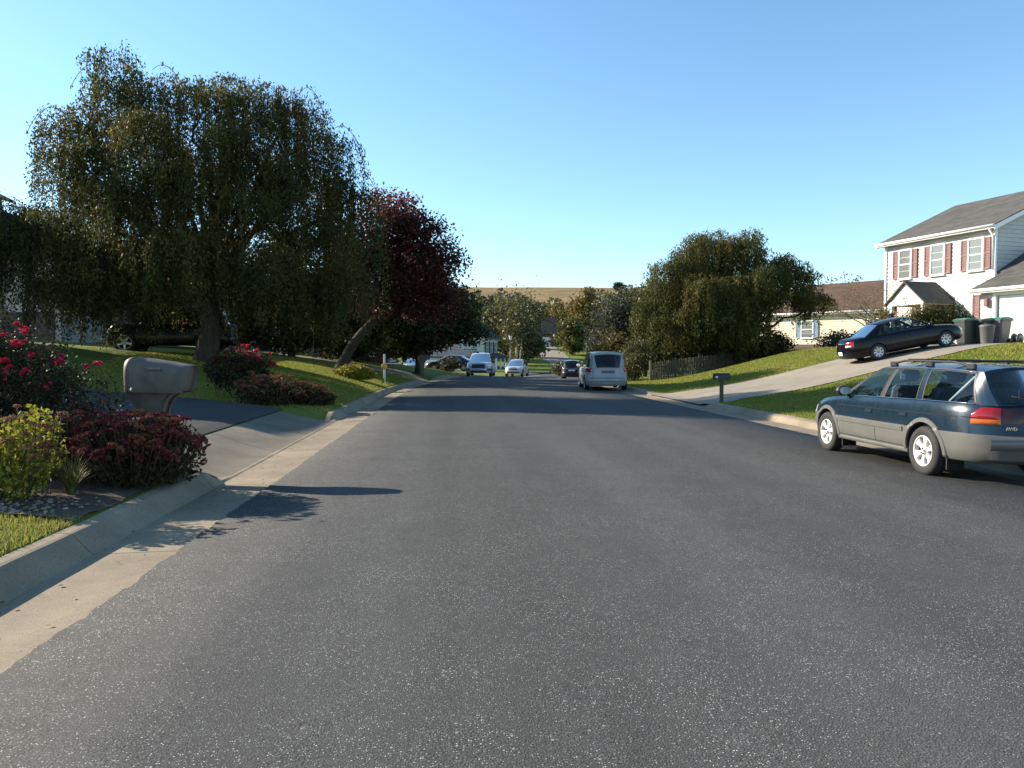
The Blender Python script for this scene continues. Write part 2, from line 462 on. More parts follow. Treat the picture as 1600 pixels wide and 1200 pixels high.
M['sedum_head'] = leafmat('sedum_head_tan', [(0.26, 0.14, 0.07), (0.32, 0.17, 0.1), (0.2, 0.1, 0.05), (0.36, 0.2, 0.09)], 0.2, 0.7)
M['leaf_sedum_dark'] = leafmat('sedum_leaf_dark', [(0.045, 0.035, 0.015), (0.06, 0.055, 0.018), (0.035, 0.02, 0.014), (0.08, 0.05, 0.02)], 0.25)
M['sedum_head_red'] = leafmat('sedum_head_red', [(0.16, 0.025, 0.035), (0.22, 0.04, 0.05), (0.1, 0.02, 0.028), (0.26, 0.09, 0.05)], 0.2, 0.7)
M['sedum_head_orange'] = leafmat('sedum_head_rust', [(0.22, 0.08, 0.04), (0.3, 0.11, 0.06), (0.16, 0.05, 0.03)], 0.2, 0.7)
M['stem'] = plain('green_stem', (0.07, 0.06, 0.025), 0.8)
M['leaf_strap'] = leafmat('strap_leaf', [(0.09, 0.11, 0.03), (0.14, 0.14, 0.045), (0.2, 0.16, 0.07), (0.06, 0.08, 0.025)], 0.3)

# ------------------------------------------------------------------ ground shape
def ss(a, b, x):
    t = np.clip((np.asarray(x, dtype=float) - a) / (b - a), 0, 1)
    return t * t * (3 - 2 * t)

def shift(Y):
    Y = np.asarray(Y, dtype=float)
    return 0.0033 * (np.clip(Y, 28, 80) - 28) ** 2 + 0.343 * np.clip(Y - 80, 0, 12)

def drop(X, Y):
    return -0.68 * ss(56, 86, Y + np.clip(X, -8, 10))

def zroad(X, Y):
    xl = X - shift(Y)
    return np.interp(xl, [-2.9, -2.2, 1.5, 7.2, 7.85], [-0.02, 0.0, 0.045, -0.05, -0.07]) + drop(X, Y)

def dip(Y, a, b, w=0.9):
    return ss(a - w, a, Y) * (1 - ss(b, b + w, Y))

def kerb_l(Y): return 0.15 - 0.20 * np.maximum(dip(Y, 10.3, 18.4), dip(Y, 45.5, 49.5))
def kerb_r(Y): return 0.08 - 0.13 * dip(Y, 24.2, 30.6)

XKL, XKR = -3.16, 8.18            # backs of the two kerbs
def terr(X, Y):
    X = np.asarray(X, dtype=float); Y = np.asarray(Y, dtype=float)
    xl = X - shift(Y)
    dl = np.clip(XKL - xl, 0, None); dr = np.clip(xl - XKR, 0, None)
    base = drop(X, Y) + 4.8 * ss(98, 205, Y) + 43.8 * ss(230, 540, Y)
    A = 0.3 + 0.95 * ss(22, 31, Y) - 1.1 * ss(48, 80, Y)
    kl = kerb_l(Y)
    zl = 0.15 - (0.15 - kl) * (1 - ss(0, 1.5, dl)) + 1.16 * A * (1 - np.exp(-dl / 6)) + 0.045 * np.clip(dl, 0, 40) * np.clip(A, 0.2, 1)
    kr = kerb_r(Y)
    g = 1 - ss(33 + 0.5 * np.clip(dr, 0, 20), 51, Y)
    zr = 0.08 - (0.08 - kr) * (1 - ss(0, 1.5, dr)) + 1.88 * ss(0, 11, dr) * g + 0.25 * ss(0, 30, dr) * (1 - g)
    z = np.where(xl <= 2.5, zl, zr)
    return z + base

def tz(x, y): return float(terr(x, y))

def axis(segs):
    out = []
    for a, b, st in segs:
        n = max(1, int(round(abs(b - a) / st)))
        out += list(np.linspace(a, b, n, endpoint=False))
    out.append(segs[-1][1])
    return np.array(out)

rows = axis([(-14, 60, 0.45), (60, 91.6, 1.2), (91.6, 92.0, 0.4), (92, 130, 2), (130, 270, 6), (270, 760, 20)])
left = axis([(XKL, -6, 0.3), (-6, -26, 0.5), (-26, -70, 2.2), (-70, -420, 25)])[::-1]
right = axis([(XKR, 12, 0.35), (12, 30, 0.5), (30, 80, 2.2), (80, 520, 25)])
trough = np.array([XKL + 0.03, 2.4, XKR - 0.03])
cols = np.concatenate([left, trough, right])
XL, YY = np.meshgrid(cols, rows)
XX = XL + shift(YY)
ZZ = terr(XX, YY)
inside = (XL > XKL + 0.01) & (XL < XKR - 0.01)
ZZ = np.where(inside & (YY < 91.9), drop(XX, YY) - 0.5, ZZ)
und = 0.02 * np.sin(XX * 1.3 + 0.7 * YY) * np.sin(YY * 0.9) * (np.abs(XL - 2.5) > 8)
ZZ = ZZ + und * 0.5
V = np.stack([XX, YY, ZZ], -1).reshape(-1, 3)
nr, nc = XX.shape
ii, jj = np.meshgrid(np.arange(nr - 1), np.arange(nc - 1), indexing='ij')
a = (ii * nc + jj).reshape(-1)
Fq = np.stack([a, a + 1, a + nc + 1, a + nc], -1)
gm = bpy.data.meshes.new('ground')
gm.from_pydata(V.tolist(), [], Fq.tolist())
gm.materials.append(M['lawn']); gm.materials.append(M['field'])
yc = V[Fq[:, 0], 1]
gm.polygons.foreach_set('material_index', (yc > 300).astype(np.int32))
gm.polygons.foreach_set('use_smooth', np.ones(len(Fq), dtype=bool))
gm.update()
tag(link('ground', gm), 'grassy ground rising from the street into lawns and a far hill', kind='structure')

# ------------------------------------------------------------------ street surface with a ragged edge over the gutter
ry = np.concatenate([np.arange(-12, 26, 0.06), np.arange(26, 60, 0.4), np.arange(60, 92.3, 1.0)])
def ragged(y, s):
    return 0.008 * np.sin(y * 1.3 + s) + 0.006 * np.sin(y * 5.3 + 2 * s) + 0.012 * np.sin(y * 13.7 + s) * (np.sin(y * 1.1 + s) > -0.2) + 0.008 * np.sin(y * 31 + 3 * s)
rag_l = ragged(ry, 0.4); rag_r = ragged(ry, 2.1)
# two bitten-out corners of the mat near the camera
for yb, w, dpt in ((5.35, 0.07, 0.06), (5.22, 0.04, 0.03), (4.6, 0.05, 0.035), (15.4, 0.08, 0.05), (13.9, 0.09, 0.05)):
    rag_l = rag_l + dpt * np.exp(-((ry - yb) / w) ** 2)
prof = [-2.22, -2.19, -1.2, 0.0, 1.5, 3.0, 5.0, 7.1, 7.13]
P = []
for i, y in enumerate(ry):
    s = float(shift(y)); r = []
    for k, x in enumerate(prof):
        xx = x + (rag_l[i] if k < 2 else (rag_r[i] if k > 6 else 0))
        z = float(zroad(xx + s, y)) + (0.02 if 0 < k < len(prof) - 1 else -0.02)
        r.append((xx + s, y, z))
    P.append(r)
mb = MB(); mb.grid(P, flip=True)
tag(mb.build('road', M['asphalt'], recalc=True), 'grey asphalt street running ahead over a crest', kind='structure')
rd = bpy.data.objects['road']
def crack(pts, w):
    rows_ = []
    for i, (x, y) in enumerate(pts):
        ww = w * random.uniform(0.5, 1.3)
        rows_.append([(x, y - ww, float(zroad(x, y)) + 0.024), (x, y + ww, float(zroad(x, y)) + 0.024)])
    b_ = MB(); b_.grid(rows_, flip=True); b_.build('sealed_crack', M['seam_tar'], rd, recalc=True)
crack([(x, 15.6 + 0.05 * sin(x * 4) + random.uniform(-.02, .02)) for x in np.linspace(-2.1, 1.9, 60)], 0.011)
crack([(x, 27.6 + 0.06 * sin(x * 3) + random.uniform(-.02, .02)) for x in np.linspace(-1.9, 6.8, 80)], 0.012)
# side street beyond the crest
P = [[(x, y, tz(x, y) + 0.06) for y in np.linspace(92, 99, 6)] for x in np.arange(-60, 91, 3.0)]
mb = MB(); mb.grid(P)
tag(mb.build('side_street', M['asphalt_drive'], recalc=True), 'cross street beyond the crest of the road', kind='structure')

# ------------------------------------------------------------------ kerbs with gutter, cast in lengths
def kerb(side):
    root = empty('kerb', (0, 0, 0))
    tag(root, 'concrete kerb and gutter along the %s side of the street' % side, kind='structure')
    y = -9.0
    while y < 91:
        L = 3.05 if y < 60 else 6.1
        g = 0.006 if y < 60 else 0.0
        n = 28 if 6 < y < 21 else (12 if y < 40 else 4)
        rowsP = []
        for t in np.linspace(y + g, min(y + L - g, 91.8), n):
            s = float(shift(t)); k = float(kerb_l(t) if side == 'left' else kerb_r(t))
            wob = 0.004 * sin(t * 3.1) + 0.003 * sin(t * 7.7)
            if side == 'left':
                flat = 1 - max(0.0, min(1.0, k / 0.15))
                pts = [(-2.05, -0.03), (-2.10, 0.0), (-2.86, -0.02), (-2.9, -0.005 + k * 0.1), (-3.0 - 0.1 * flat, k - 0.025 if k > 0.03 else k * 0.6), (-3.03, k - 0.006), (-3.06, k), (-3.15, k + 0.004), (-3.17, k - 0.3)]
            else:
                flat = 0
                pts = [(8.2, k - 0.3), (8.18, k + 0.004), (8.05, k), (8.01, k - 0.01), (7.96, k - 0.03 if k > -0.03 else k), (7.88, -0.06 + 0.1 * (k + 0.06)), (7.84, -0.075), (7.1, -0.055), (7.05, -0.09)]
            rowsP.append([(x + s + wob, t, z + float(drop(x + s, t))) for x, z in pts])
        b = MB(); b.grid(rowsP, smooth=False)
        n0 = len(rowsP[0])
        b.add(rowsP[0], [tuple(range(n0))]); b.add(rowsP[-1], [tuple(range(n0))[::-1]])
        b.build('kerb_segment', M['concrete'], root, recalc=True)
        y += L
kerb('left'); kerb('right')

# ------------------------------------------------------------------ driveways
def ribbon(path, n=40, m=16, lift=0.03, edge=0.0):
    """path: (x, y, half width vector) polyline; drapes a strip over the ground"""
    P = []
    path = [(Vector((a[0], a[1])), Vector((a[2], a[3]))) for a in path]
    seg = len(path) - 1
    for i in range(n + 1):
        u = i / n * seg; k = min(int(u), seg - 1); t = u - k
        t2 = t
        l = path[k][0].lerp(path[k + 1][0], t2); r = path[k][1].lerp(path[k + 1][1], t2)
        row = []
        for j in range(m + 1):
            q = l.lerp(r, j / m)
            row.append((q.x, q.y, tz(q.x, q.y) + lift))
        P.append(row)
    return P

# left driveway: concrete apron slabs, then asphalt
apron = empty('driveway_apron', (-3.5, 14.5, 0)); tag(apron, 'stained concrete apron at the mouth of the left driveway', kind='structure')
def apron_pt(u, v):
    # u: 0 at gutter .. 1 at asphalt drive ; v: 0 near .. 1 far
    x = -2.87 - 1.38 * u
    y0 = 9.75 + 1.2 * u; y1 = 18.75 + 0.5 * u
    y = y0 + (y1 - y0) * v
    return (x + 3.5, y - 14.5, -0.016 + 0.25 * ss(0, 1, u * 0.8))
for a0, a1 in ((0, 0.328), (0.332, 0.645), (0.649, 1.0)):
    b = MB(); Pg = [[apron_pt(u, v) for u in np.linspace(0, 1, 8)] for v in np.linspace(a0, a1, 14)]
    b.grid(Pg, smooth=True)
    lo = [[(x, y, z - 0.15) for (x, y, z) in r] for r in Pg]
    for e in (Pg[0], Pg[-1]):
        b.grid([e, [(x, y, z - 0.15) for x, y, z in e]], smooth=False)
    b.grid([[r[-1] for r in Pg], [(r[-1][0], r[-1][1], r[-1][2] - 0.15) for r in Pg]], smooth=False)
    b.build('slab', M['concrete_dark'], apron, recalc=True)
P = ribbon([(-4.262, 10.9, -4.262, 19.3), (-7.2, 12.2, -7.2, 21.4), (-15, 16, -15, 25.5), (-22, 19, -22, 28)], 50, 20, 0.035)
zend = 0.205
for i, r in enumerate(P):
    f = max(0.0, 1 - i / 8.0)
    P[i] = [(x, y, z * (1 - f) + max(z, zend) * f) for (x, y, z) in r]
b = MB(); b.grid(P); tag(b.build('driveway', M['asphalt_drive'], recalc=True), 'shaded asphalt driveway behind the tan mailbox', kind='structure')
# left neighbour's driveway further on
s48 = float(shift(47.5))
b = MB(); b.grid(ribbon([(-3.0 + s48, 45.6, -3.0 + s48, 49.4), (-6.5, 43.5, -6.5, 47.5), (-14, 41.5, -14, 45.5), (-19, 41, -19, 46)], 40, 10, 0.04))
tag(b.build('driveway', M['concrete'], recalc=True), 'shaded concrete driveway running back beyond the red maple', kind='structure')
# right driveway, concrete panels with joints
drv = empty('driveway', (0, 0, 0)); tag(drv, 'pale concrete driveway climbing to the white house', kind='structure')
rp = [(7.86, 23.8, 7.86, 31.2), (9.4, 24.5, 9.4, 30.2), (12.5, 24.2, 12.3, 29.7), (16, 23.9, 16, 29.3), (19.5, 24.6, 19.3, 30.8), (22.9, 24.8, 22.2, 31.2)]
Pg = ribbon(rp, 60, 16, 0.035)
for k, (i0, i1) in enumerate(((0, 12), (12, 24), (24, 36), (36, 48), (48, 60))):
    sub = Pg[i0:i1 + 1]
    sub = [list(r) for r in sub]
    e = 0.006
    sub[0] = [(x + e, y, z) for x, y, z in sub[0]]; sub[-1] = [(x - e, y, z) for x, y, z in sub[-1]]
    b = MB(); b.grid(sub); b.build('slab', M['concrete_pale'], drv, recalc=True)
# far driveway up to the garage house
b = MB(); b.grid(ribbon([(14.8, 99, 19.0, 99), (15.6, 130, 20.2, 130), (16.4, 160, 22.4, 160), (17.3, 183.6, 23.6, 183.6)], 30, 6, 0.08))
tag(b.build('driveway', M['concrete_pale'], recalc=True), 'far pale driveway below the double garage', kind='structure')

# ------------------------------------------------------------------ grass blades near the camera (uncountable)
def grass_patch(name, label, n, sampler, h=(0.03, 0.07), w=0.006):
    pts = sampler(n)
    n = len(pts)
    x, y = pts[:, 0], pts[:, 1]
    z = terr(x, y) - 0.004
    hh = RNG.uniform(*h, n); an = RNG.uniform(0, 2 * pi, n); ln = RNG.uniform(0.1, 0.9, n) * hh
    la = RNG.uniform(0, 2 * pi, n)
    dist = np.sqrt(x * x + y * y)
    ww = w * np.clip(dist / 7, 1, 3.0)
    dx, dy = np.cos(an) * ww, np.sin(an) * ww
    T = np.empty((n, 3, 3))
    T[:, 0] = np.stack([x - dx, y - dy, z], -1)
    T[:, 1] = np.stack([x + dx, y + dy, z], -1)
    T[:, 2] = np.stack([x + np.cos(la) * ln, y + np.sin(la) * ln, z + hh], -1)
    o = link(name, tris_mesh(name, T, M['grass']))
    tag(o, label, 'grass', kind='stuff')

def samp_box(x0, x1, y0, y1, keep=None):
    def f(n):
        p = np.stack([RNG.uniform(x0, x1, n), RNG.uniform(y0, y1, n)], -1)
        if keep is not None: p = p[keep(p[:, 0], p[:, 1])]
        return p
    return f
grass_patch('lawn_grass', 'short yellowing grass beside the near left kerb', 60000, samp_box(-6.5, XKL - 0.01, 2.0, 7.3, lambda x, y: y < 6.7 + 0.16 * (-3.1 - x) + 0.06 * np.sin(x * 9)), (0.02, 0.055))
def drive_r(x, y):
    lo = np.interp(x, [7.86, 9.4, 12.5, 16, 19.5, 22.9], [23.8, 24.5, 24.2, 23.9, 24.6, 24.8]); hi = np.interp(x, [7.86, 9.4, 12.3, 16, 19.3, 22.2], [31.2, 30.2, 29.7, 29.3, 30.8, 31.2])
    return (y > lo - 0.03) & (y < hi + 0.03) & (x < 22.6)
grass_patch('lawn_grass', 'green lawn grass on the bank below the white house', 260000, samp_box(XKR + 0.01, 24, 8, 44, lambda x, y: ((x - shift(y)) > XKR + 0.02) & ~drive_r(x, y) & (RNG.random(len(x)) < np.clip(22 / y, 0.35, 1))), (0.03, 0.075), 0.007)
grass_patch('lawn_grass', 'lawn grass on the left verge between the driveways', 150000, samp_box(-12, -1.5, 19.3, 44.5, lambda x, y: ((x - shift(y)) < XKL - 0.02) & (y > np.interp(-x, [3, 7.2, 15], [19.4, 21.6, 25.7]))), (0.03, 0.08), 0.007)

# ------------------------------------------------------------------ vehicles
def interp(pts, x):
    xs = [p[0] for p in pts]; zs = [p[1] for p in pts]
    return float(np.interp(x, xs, zs))

def smoothpts(pts, n=60):
    """resample a polyline smoothly (Catmull-like via repeated averaging)"""
    xs = np.array([p[0] for p in pts]); zs = np.array([p[1] for p in pts])
    X = np.linspace(xs[0], xs[-1], n); Z = np.interp(X, xs, zs)
    for _ in range(3):
        Z[1:-1] = 0.25 * Z[:-2] + 0.5 * Z[1:-1] + 0.25 * Z[2:]
    return list(zip(X, Z))

WHEELS = {}
def wheel_meshes(key, R, rr, width, style, rimmat):
    if key in WHEELS: return WHEELS[key]
    h = width / 2
    b = MB()
    b.lathe([(rr * 0.98, -h * 0.8), (rr + 0.012, -h * 0.96), (R - 0.05, -h), (R - 0.02, -h * 0.9), (R, -h * 0.62), (R + 0.002, 0), (R, h * 0.62), (R - 0.02, h * 0.9), (R - 0.05, h), (rr + 0.012, h * 0.96), (rr * 0.98, h * 0.8)], 40, 'y')
    tyre = b.mesh('tyre', M['tyre'])
    b = MB()
    # outer lip and barrel; the visible face looks towards +y
    b.lathe([(rr, h * 0.82), (rr * 0.995, h * 0.9), (rr * 0.93, h * 0.86), (rr * 0.9, h * 0.6), (rr * 0.88, -h * 0.6)], 36, 'y')
    yo = h * 0.78
    if style == 'six_wide':      # broad spokes with oval openings
        N = 6; wf = 0.30; 
    elif style == 'five':
        N = 5; wf = 0.17
    else:                        # hub cap with seven slots
        N = 8; wf = 0.2
    for k in range(N):
        th = 2 * pi * k / N + 0.2
        t = Vector((cos(th), 0, sin(th))); u = Vector((-sin(th), 0, cos(th)))
        def sp(r, w, y): return (t * r + u * w + Vector((0, y, 0)))
        r0, r1 = rr * 0.2, rr * 0.93
        rows_ = []
        for f in (0, 0.25, 0.5, 0.75, 1.0):
            r = r0 + (r1 - r0) * f
            w = rr * (wf * (0.95 + 0.0 * f) if style != 'five' else wf * (1.0 - 0.25 * f))
            if style == 'six_wide': w = rr * (0.12 + 0.03 * cos(f * 2 * pi) + 0.17 * f ** 2.2 + 0.02)
            y = yo - 0.012 * (1 - f)
            rows_.append([sp(r, -w, y - 0.02), sp(r, -w * 0.85, y), sp(r, w * 0.85, y), sp(r, w, y - 0.02)])
        b.grid(rows_, smooth=False, flip=True)
        bk = [[Vector(p) - Vector((0, 0.02, 0)) for p in (r_[0], r_[-1])] for r_ in rows_]
        for s in (0, -1):
            b.grid([[r_[s] for r_ in rows_], [Vector(r_[s]) - Vector((0, 0.03, 0)) for r_ in rows_]], smooth=False)
    b.lathe([(0.0, yo + 0.012), (rr * 0.16, yo + 0.012), (rr * 0.26, yo - 0.002), (rr * 0.3, yo - 0.03)], 20, 'y')
    rim = b.mesh('rim', rimmat)
    b = MB()
    b.lathe([(0.0, h * 0.25), (rr * 0.89, h * 0.25), (rr * 0.89, -h * 0.7), (0.0, -h * 0.7)], 28, 'y')
    for k in range(5):
        th = 2 * pi * k / 5
        Mx = Matrix.Translation((cos(th) * rr * 0.17, yo + 0.008, sin(th) * rr * 0.17))
        b.lathe([(0.0, 0.012), (0.011, 0.012), (0.012, 0.0)], 8, 'y', M=Mx)
    hub = b.mesh('hub', M['black'])
    WHEELS[key] = (hub, tyre, rim)
    return WHEELS[key]

def make_car(name, label, cat, loc, heading, pitch, S, group=None, roll=0.0):
    """local frame: +x forward, +y left, z up, origin on the ground midway between the axles"""
    root = empty(name, loc)
    root.rotation_euler = (Matrix.Rotation(heading, 4, 'Z') @ Matrix.Rotation(-pitch, 4, 'Y') @ Matrix.Rotation(roll, 4, 'X')).to_euler()
    root.scale = (S.get('scale', 1.0),) * 3
    tag(root, label, cat, group)
    wb, fo, ro, W = S['wb'], S['fo'], S['ro'], S['W']
    xF, xR = wb / 2 + fo, -wb / 2 - ro
    xc = 0.0
    zc = S['zc']; zk = S['zk']                       # sill bottom, cladding line
    top = smoothpts(S['top'], 80)
    ztop = lambda x: interp(top, x)
    hw = W / 2
    # plan outline, the same parameter for every level
    nx, ny = S.get('nx', 7.0), S.get('ny', 2.6)
    N0 = 2400
    th = np.linspace(-pi, pi, N0, endpoint=False)
    c_, s_ = np.cos(th), np.sin(th)
    ux = np.sign(c_) * np.abs(c_) ** (2 / nx); uy = np.sign(s_) * np.abs(s_) ** (2 / ny)
    rx = np.where(ux > 0, ux * xF, -ux * xR); rym = uy * hw
    seg = np.sqrt(np.diff(np.append(rx, rx[0])) ** 2 + np.diff(np.append(rym, rym[0])) ** 2)
    cum = np.concatenate([[0], np.cumsum(seg)]); Lp = cum[-1]
    uxx = np.append(ux, ux[0]); uyy = np.append(uy, uy[0])
    def unit(p):
        q = (p % 1.0) * Lp
        return float(np.interp(q, cum, uxx)), float(np.interp(q, cum, uyy))
    # p = 0 rear centre, rising along the RIGHT side (y<0) to front at 0.5, then the LEFT side back to 1
    levels = S['levels']                             # (t, width scale, front extra, rear extra)
    def lev(t):
        ts = [l[0] for l in levels]
        return tuple(float(np.interp(t, ts, [l[k] for l in levels])) for k in (1, 2, 3))
    def zt(x, t):
        return zc + (zk - zc) * (t / 0.45) if t < 0.45 else zk + (ztop(x) - zk) * ((t - 0.45) / 0.55)
    def surf(p, t, off=0.0):
        a, b_ = unit(p)
        w, fe, re = lev(t)
        x = a * (xF + fe) if a > 0 else -a * (xR - re)
        y = b_ * hw * w
        if off:
            a1, b1 = unit(p + 0.002); a0, b0 = unit(p - 0.002)
            x1 = a1 * (xF + fe) if a1 > 0 else -a1 * (xR - re); x0 = a0 * (xF + fe) if a0 > 0 else -a0 * (xR - re)
            tx, ty = x1 - x0, (b1 - b0) * hw * w
            l = math.hypot(tx, ty) or 1
            x += ty / l * off; y += -tx / l * off
        return Vector((x, y, zt(x, t)))
    pr = np.linspace(0, 1, 1201)
    ux_ = np.array([unit(p)[0] for p in pr]); uy_ = np.array([unit(p)[1] for p in pr])
    def p_side(x, left=True):
        u = x / xF if x > 0 else -x / xR
        rng = slice(600, 1201) if left else slice(0, 601)
        k = int(np.argmin(np.abs(ux_[rng] - u) + 3 * (np.abs(uy_[rng]) < 0.3)))
        return float(pr[rng][k])
    def p_end(y, front=True):
        v = y / hw
        best = None
        for k in range(1201):
            if (ux_[k] > 0.6) == front and abs(ux_[k]) > 0.6:
                e = abs(uy_[k] - v)
                if best is None or e < best[0]: best = (e, pr[k])
        return float(best[1])
    def t_of(x, z):
        return 0.45 * (z - zc) / (zk - zc) if z < zk else 0.45 + 0.55 * (z - zk) / max(0.05, ztop(x) - zk)
    def side_y(x, z):
        t = t_of(x, z); p = p_side(x, True)
        return abs(surf(p, min(max(t, 0), 1)).y)
    # ---- lower body as stacked rings
    mats = [S['paint'], S['clad'], M['black'], S['paint']]     # 3 marks the cabin floor cap, cut away later
    NP = 150
    ps = [i / NP for i in range(NP)]
    b = MB()
    tl = [l[0] for l in levels]
    rings = [[surf(p, t) for p in ps] for t in tl]
    for k in range(len(tl) - 1):
        mi = 1 if tl[k + 1] <= 0.4501 else 0
        vs = rings[k] + rings[k + 1]
        b.add(vs, [(i, (i + 1) % NP, NP + (i + 1) % NP, NP + i) for i in range(NP)], mi, True)
    # caps (pair right side point i with left side point NP-i)
    xcowl, xdeck = S['cowl'], S['deck']
    K = 8
    crown = S.get('crown', 0.05)
    for ring, isTop in ((rings[-1], True), (rings[0], False)):
        rowsC = []
        for i in range(0, NP // 2 + 1):
            r_, l_ = ring[i], ring[(NP - i) % NP]
            row = []
            for j in range(K + 1):
                q = r_.lerp(l_, j / K); v = 2 * j / K - 1
                if isTop and 0 < j < K: q.z += crown * (1 - v * v) * min(1, abs(r_.y) / 0.4)
                row.append(q)
            rowsC.append(row)
        for i in range(len(rowsC) - 1):
            xm = (rowsC[i][0].x + rowsC[i + 1][0].x) / 2
            mi = 2 if not isTop else (3 if xdeck < xm < xcowl else 0)
            b.grid([rowsC[i], rowsC[i + 1]], mi, True, flip=isTop)
    me = b.mesh('body', mats)
    bm = bmesh.new(); bm.from_mesh(me)
    bmesh.ops.remove_doubles(bm, verts=bm.verts, dist=0.0004)
    bmesh.ops.recalc_face_normals(bm, faces=bm.faces)
    bm.to_mesh(me); bm.free()
    body = link('body', me, root)
    Ra = S['Ra']; Rw = S['Rw']
    tw = hw - S.get('inset', 0.11)
    cut = MB()
    for xw in (wb / 2, -wb / 2):
        for sd in (1, -1):
            cut.lathe([(0.0, 0.42), (Ra, 0.42), (Ra, -0.34), (0.0, -0.34)], 40, 'y', mi=2, M=Matrix.Translation((xw, sd * (tw + 0.02), Rw * 1.02)))
    cme = cut.mesh('cut', mats)
    bm = bmesh.new(); bm.from_mesh(cme)
    bmesh.ops.remove_doubles(bm, verts=bm.verts, dist=0.0004)
    bmesh.ops.recalc_face_normals(bm, faces=bm.faces)
    bm.to_mesh(cme); bm.free()
    co = bpy.data.objects.new('cut', cme); C.objects.link(co)
    md = body.modifiers.new('arches', 'BOOLEAN'); md.object = co; md.operation = 'DIFFERENCE'; md.solver = 'EXACT'
    co.matrix_world = Matrix.Identity(4)
    mw = root.matrix_basis.copy()
    co.matrix_basis = mw
    bpy.context.view_layer.update()
    dg = bpy.context.evaluated_depsgraph_get()
    nm = bpy.data.meshes.new_from_object(body.evaluated_get(dg))
    body.modifiers.clear(); body.data = nm
    bpy.data.objects.remove(co); 
    bm = bmesh.new(); bm.from_mesh(nm)
    bmesh.ops.delete(bm, geom=[f for f in bm.faces if f.material_index == 3], context='FACES')
    for e in bm.edges:
        e.smooth = True
    for f in bm.faces: f.smooth = True
    bm.to_mesh(nm); bm.free()
    nm.name = 'body'
    sh = body.modifiers.new('es', 'EDGE_SPLIT'); sh.split_angle = radians(38)
    # ---- greenhouse
    roofp = smoothpts(S['roof'], 60); zr = lambda x: interp(roofp, x)
    yr = S['yr']; lines = S['lines']               # (x at belt, x at roof, kind of strip after it)
    bi = S.get('belt_in', 0.035)
    xr0, xr1 = lines[0][1], lines[-1][1]
    def rail(x):
        u = (x - (xr0 + xr1) / 2) / ((xr0 - xr1) / 2)
        return yr * (1 - 0.06 * u ** 4)
    def gpt(k_or, s, left=1):
        xb, xt = k_or
        zb = ztop(xb) - 0.01
        yb = side_y(xb, ztop(xb)) - bi
        x = xb + (xt - xb) * s; z = zb + (zr(xt) - zb) * s
        y = yb + (rail(xt) - yb) * s + 0.022 * sin(pi * s)
        return Vector((x, left * y, z))
    cab = MB()
    panes = []
    for i in range(len(lines) - 1):
        A = lines[i]; Bq = lines[i + 1]; kind = A[2]
        for sd in (1, -1):
            def sheet(u0, u1, s0, s1, nu=8, ns=8, off=0.0):
                rowsP = []
                for s in np.linspace(s0, s1, ns):
                    r_ = []
                    for u in np.linspace(u0, u1, nu):
                        pt = gpt((A[0] + (Bq[0] - A[0]) * u, A[1] + (Bq[1] - A[1]) * u), s, sd)
                        pt.y += sd * off
                        r_.append(pt)
                    rowsP.append(r_)
                return rowsP
            if kind == 'p' or kind == 'b':
                cab.grid(sheet(0, 1, 0, 1), 0 if kind == 'p' else 1, True, flip=(sd < 0))
            else:
                g = MB(); g.grid(sheet(0.0, 1.0, 0.05, 0.93), 0, True, flip=(sd < 0))
                panes.append(('window', g, M['car_glass'] if kind == 'g' else M['car_glass_dark']))
                cab.grid(sheet(0, 1, 0.0, 0.055, 8, 3, 0.004), 2, False, flip=(sd < 0))
                cab.grid(sheet(0, 1, 0.925, 1.0, 8, 3, 0.004), 2 if S.get('black_top', True) else 0, False, flip=(sd < 0))
                # thin frame uprights
                for (u0, u1) in ((0, 0.025), (0.975, 1.0)):
                    cab.grid(sheet(u0, u1, 0.03, 0.96, 2, 8, 0.005), 2, False, flip=(sd < 0))
    def screen(line, fwd, s0, s1, e=1.0, nv=14, ns=8, off=0.0):
        rowsP = []
        for s in np.linspace(s0, s1, ns):
            r_ = []
            q = gpt((line[0], line[1]), s, 1)
            for v in np.linspace(-e, e, nv):
                bow = S.get('bow', 0.14) * (1 - v * v)
                r_.append(Vector((q.x + fwd * (bow * (1 - 0.45 * s)) + fwd * off, q.y * v, q.z + (0.045 * s) * (1 - v * v) + 0.02 * (1 - v * v))))
            rowsP.append(r_)
        return rowsP
    for line, fwd, nm_ in ((lines[0], 1, 'windscreen'), (lines[-1], -1, 'rear_window')):
        e0 = 0.94 if fwd > 0 else S.get('rear_e', 0.9)
        s0, s1 = (0.02, 0.95) if fwd > 0 else S.get('rear_s', (0.06, 0.9))
        g = MB(); g.grid(screen(line, fwd, s0, s1, e0, 14, 8), 0, True, flip=(fwd > 0))
        panes.append((nm_, g, M['car_glass'] if fwd > 0 or not S.get('dark_rear', False) else M['car_glass_dark']))
        # surround
        rm = S.get('rear_surround', 0) if fwd < 0 else 0
        for (sa, sb) in ((0, s0), (s1, 1.0)):
            cab.grid(screen(line, fwd, sa, sb, 1.0, 14, 2), rm, True, flip=(fwd > 0))
        full = screen(line, fwd, s0, s1, 1.0, 41, 8)
        lim = 1.0 - e0
        for sgn in (-1, 1):
            rowsP = []
            for s_i, s in enumerate(np.linspace(s0, s1, 8)):
                q = gpt((line[0], line[1]), s, 1); r_ = []
                for v in np.linspace(e0, 1.0, 4):
                    bow = S.get('bow', 0.14) * (1 - v * v)
                    r_.append(Vector((q.x + fwd * (bow * (1 - 0.45 * s)), sgn * q.y * v, q.z + (0.045 * s + 0.02) * (1 - v * v))))
                rowsP.append(r_)
            cab.grid(rowsP, rm, True, flip=(sgn * fwd > 0))
    # roof skin
    rowsR = []
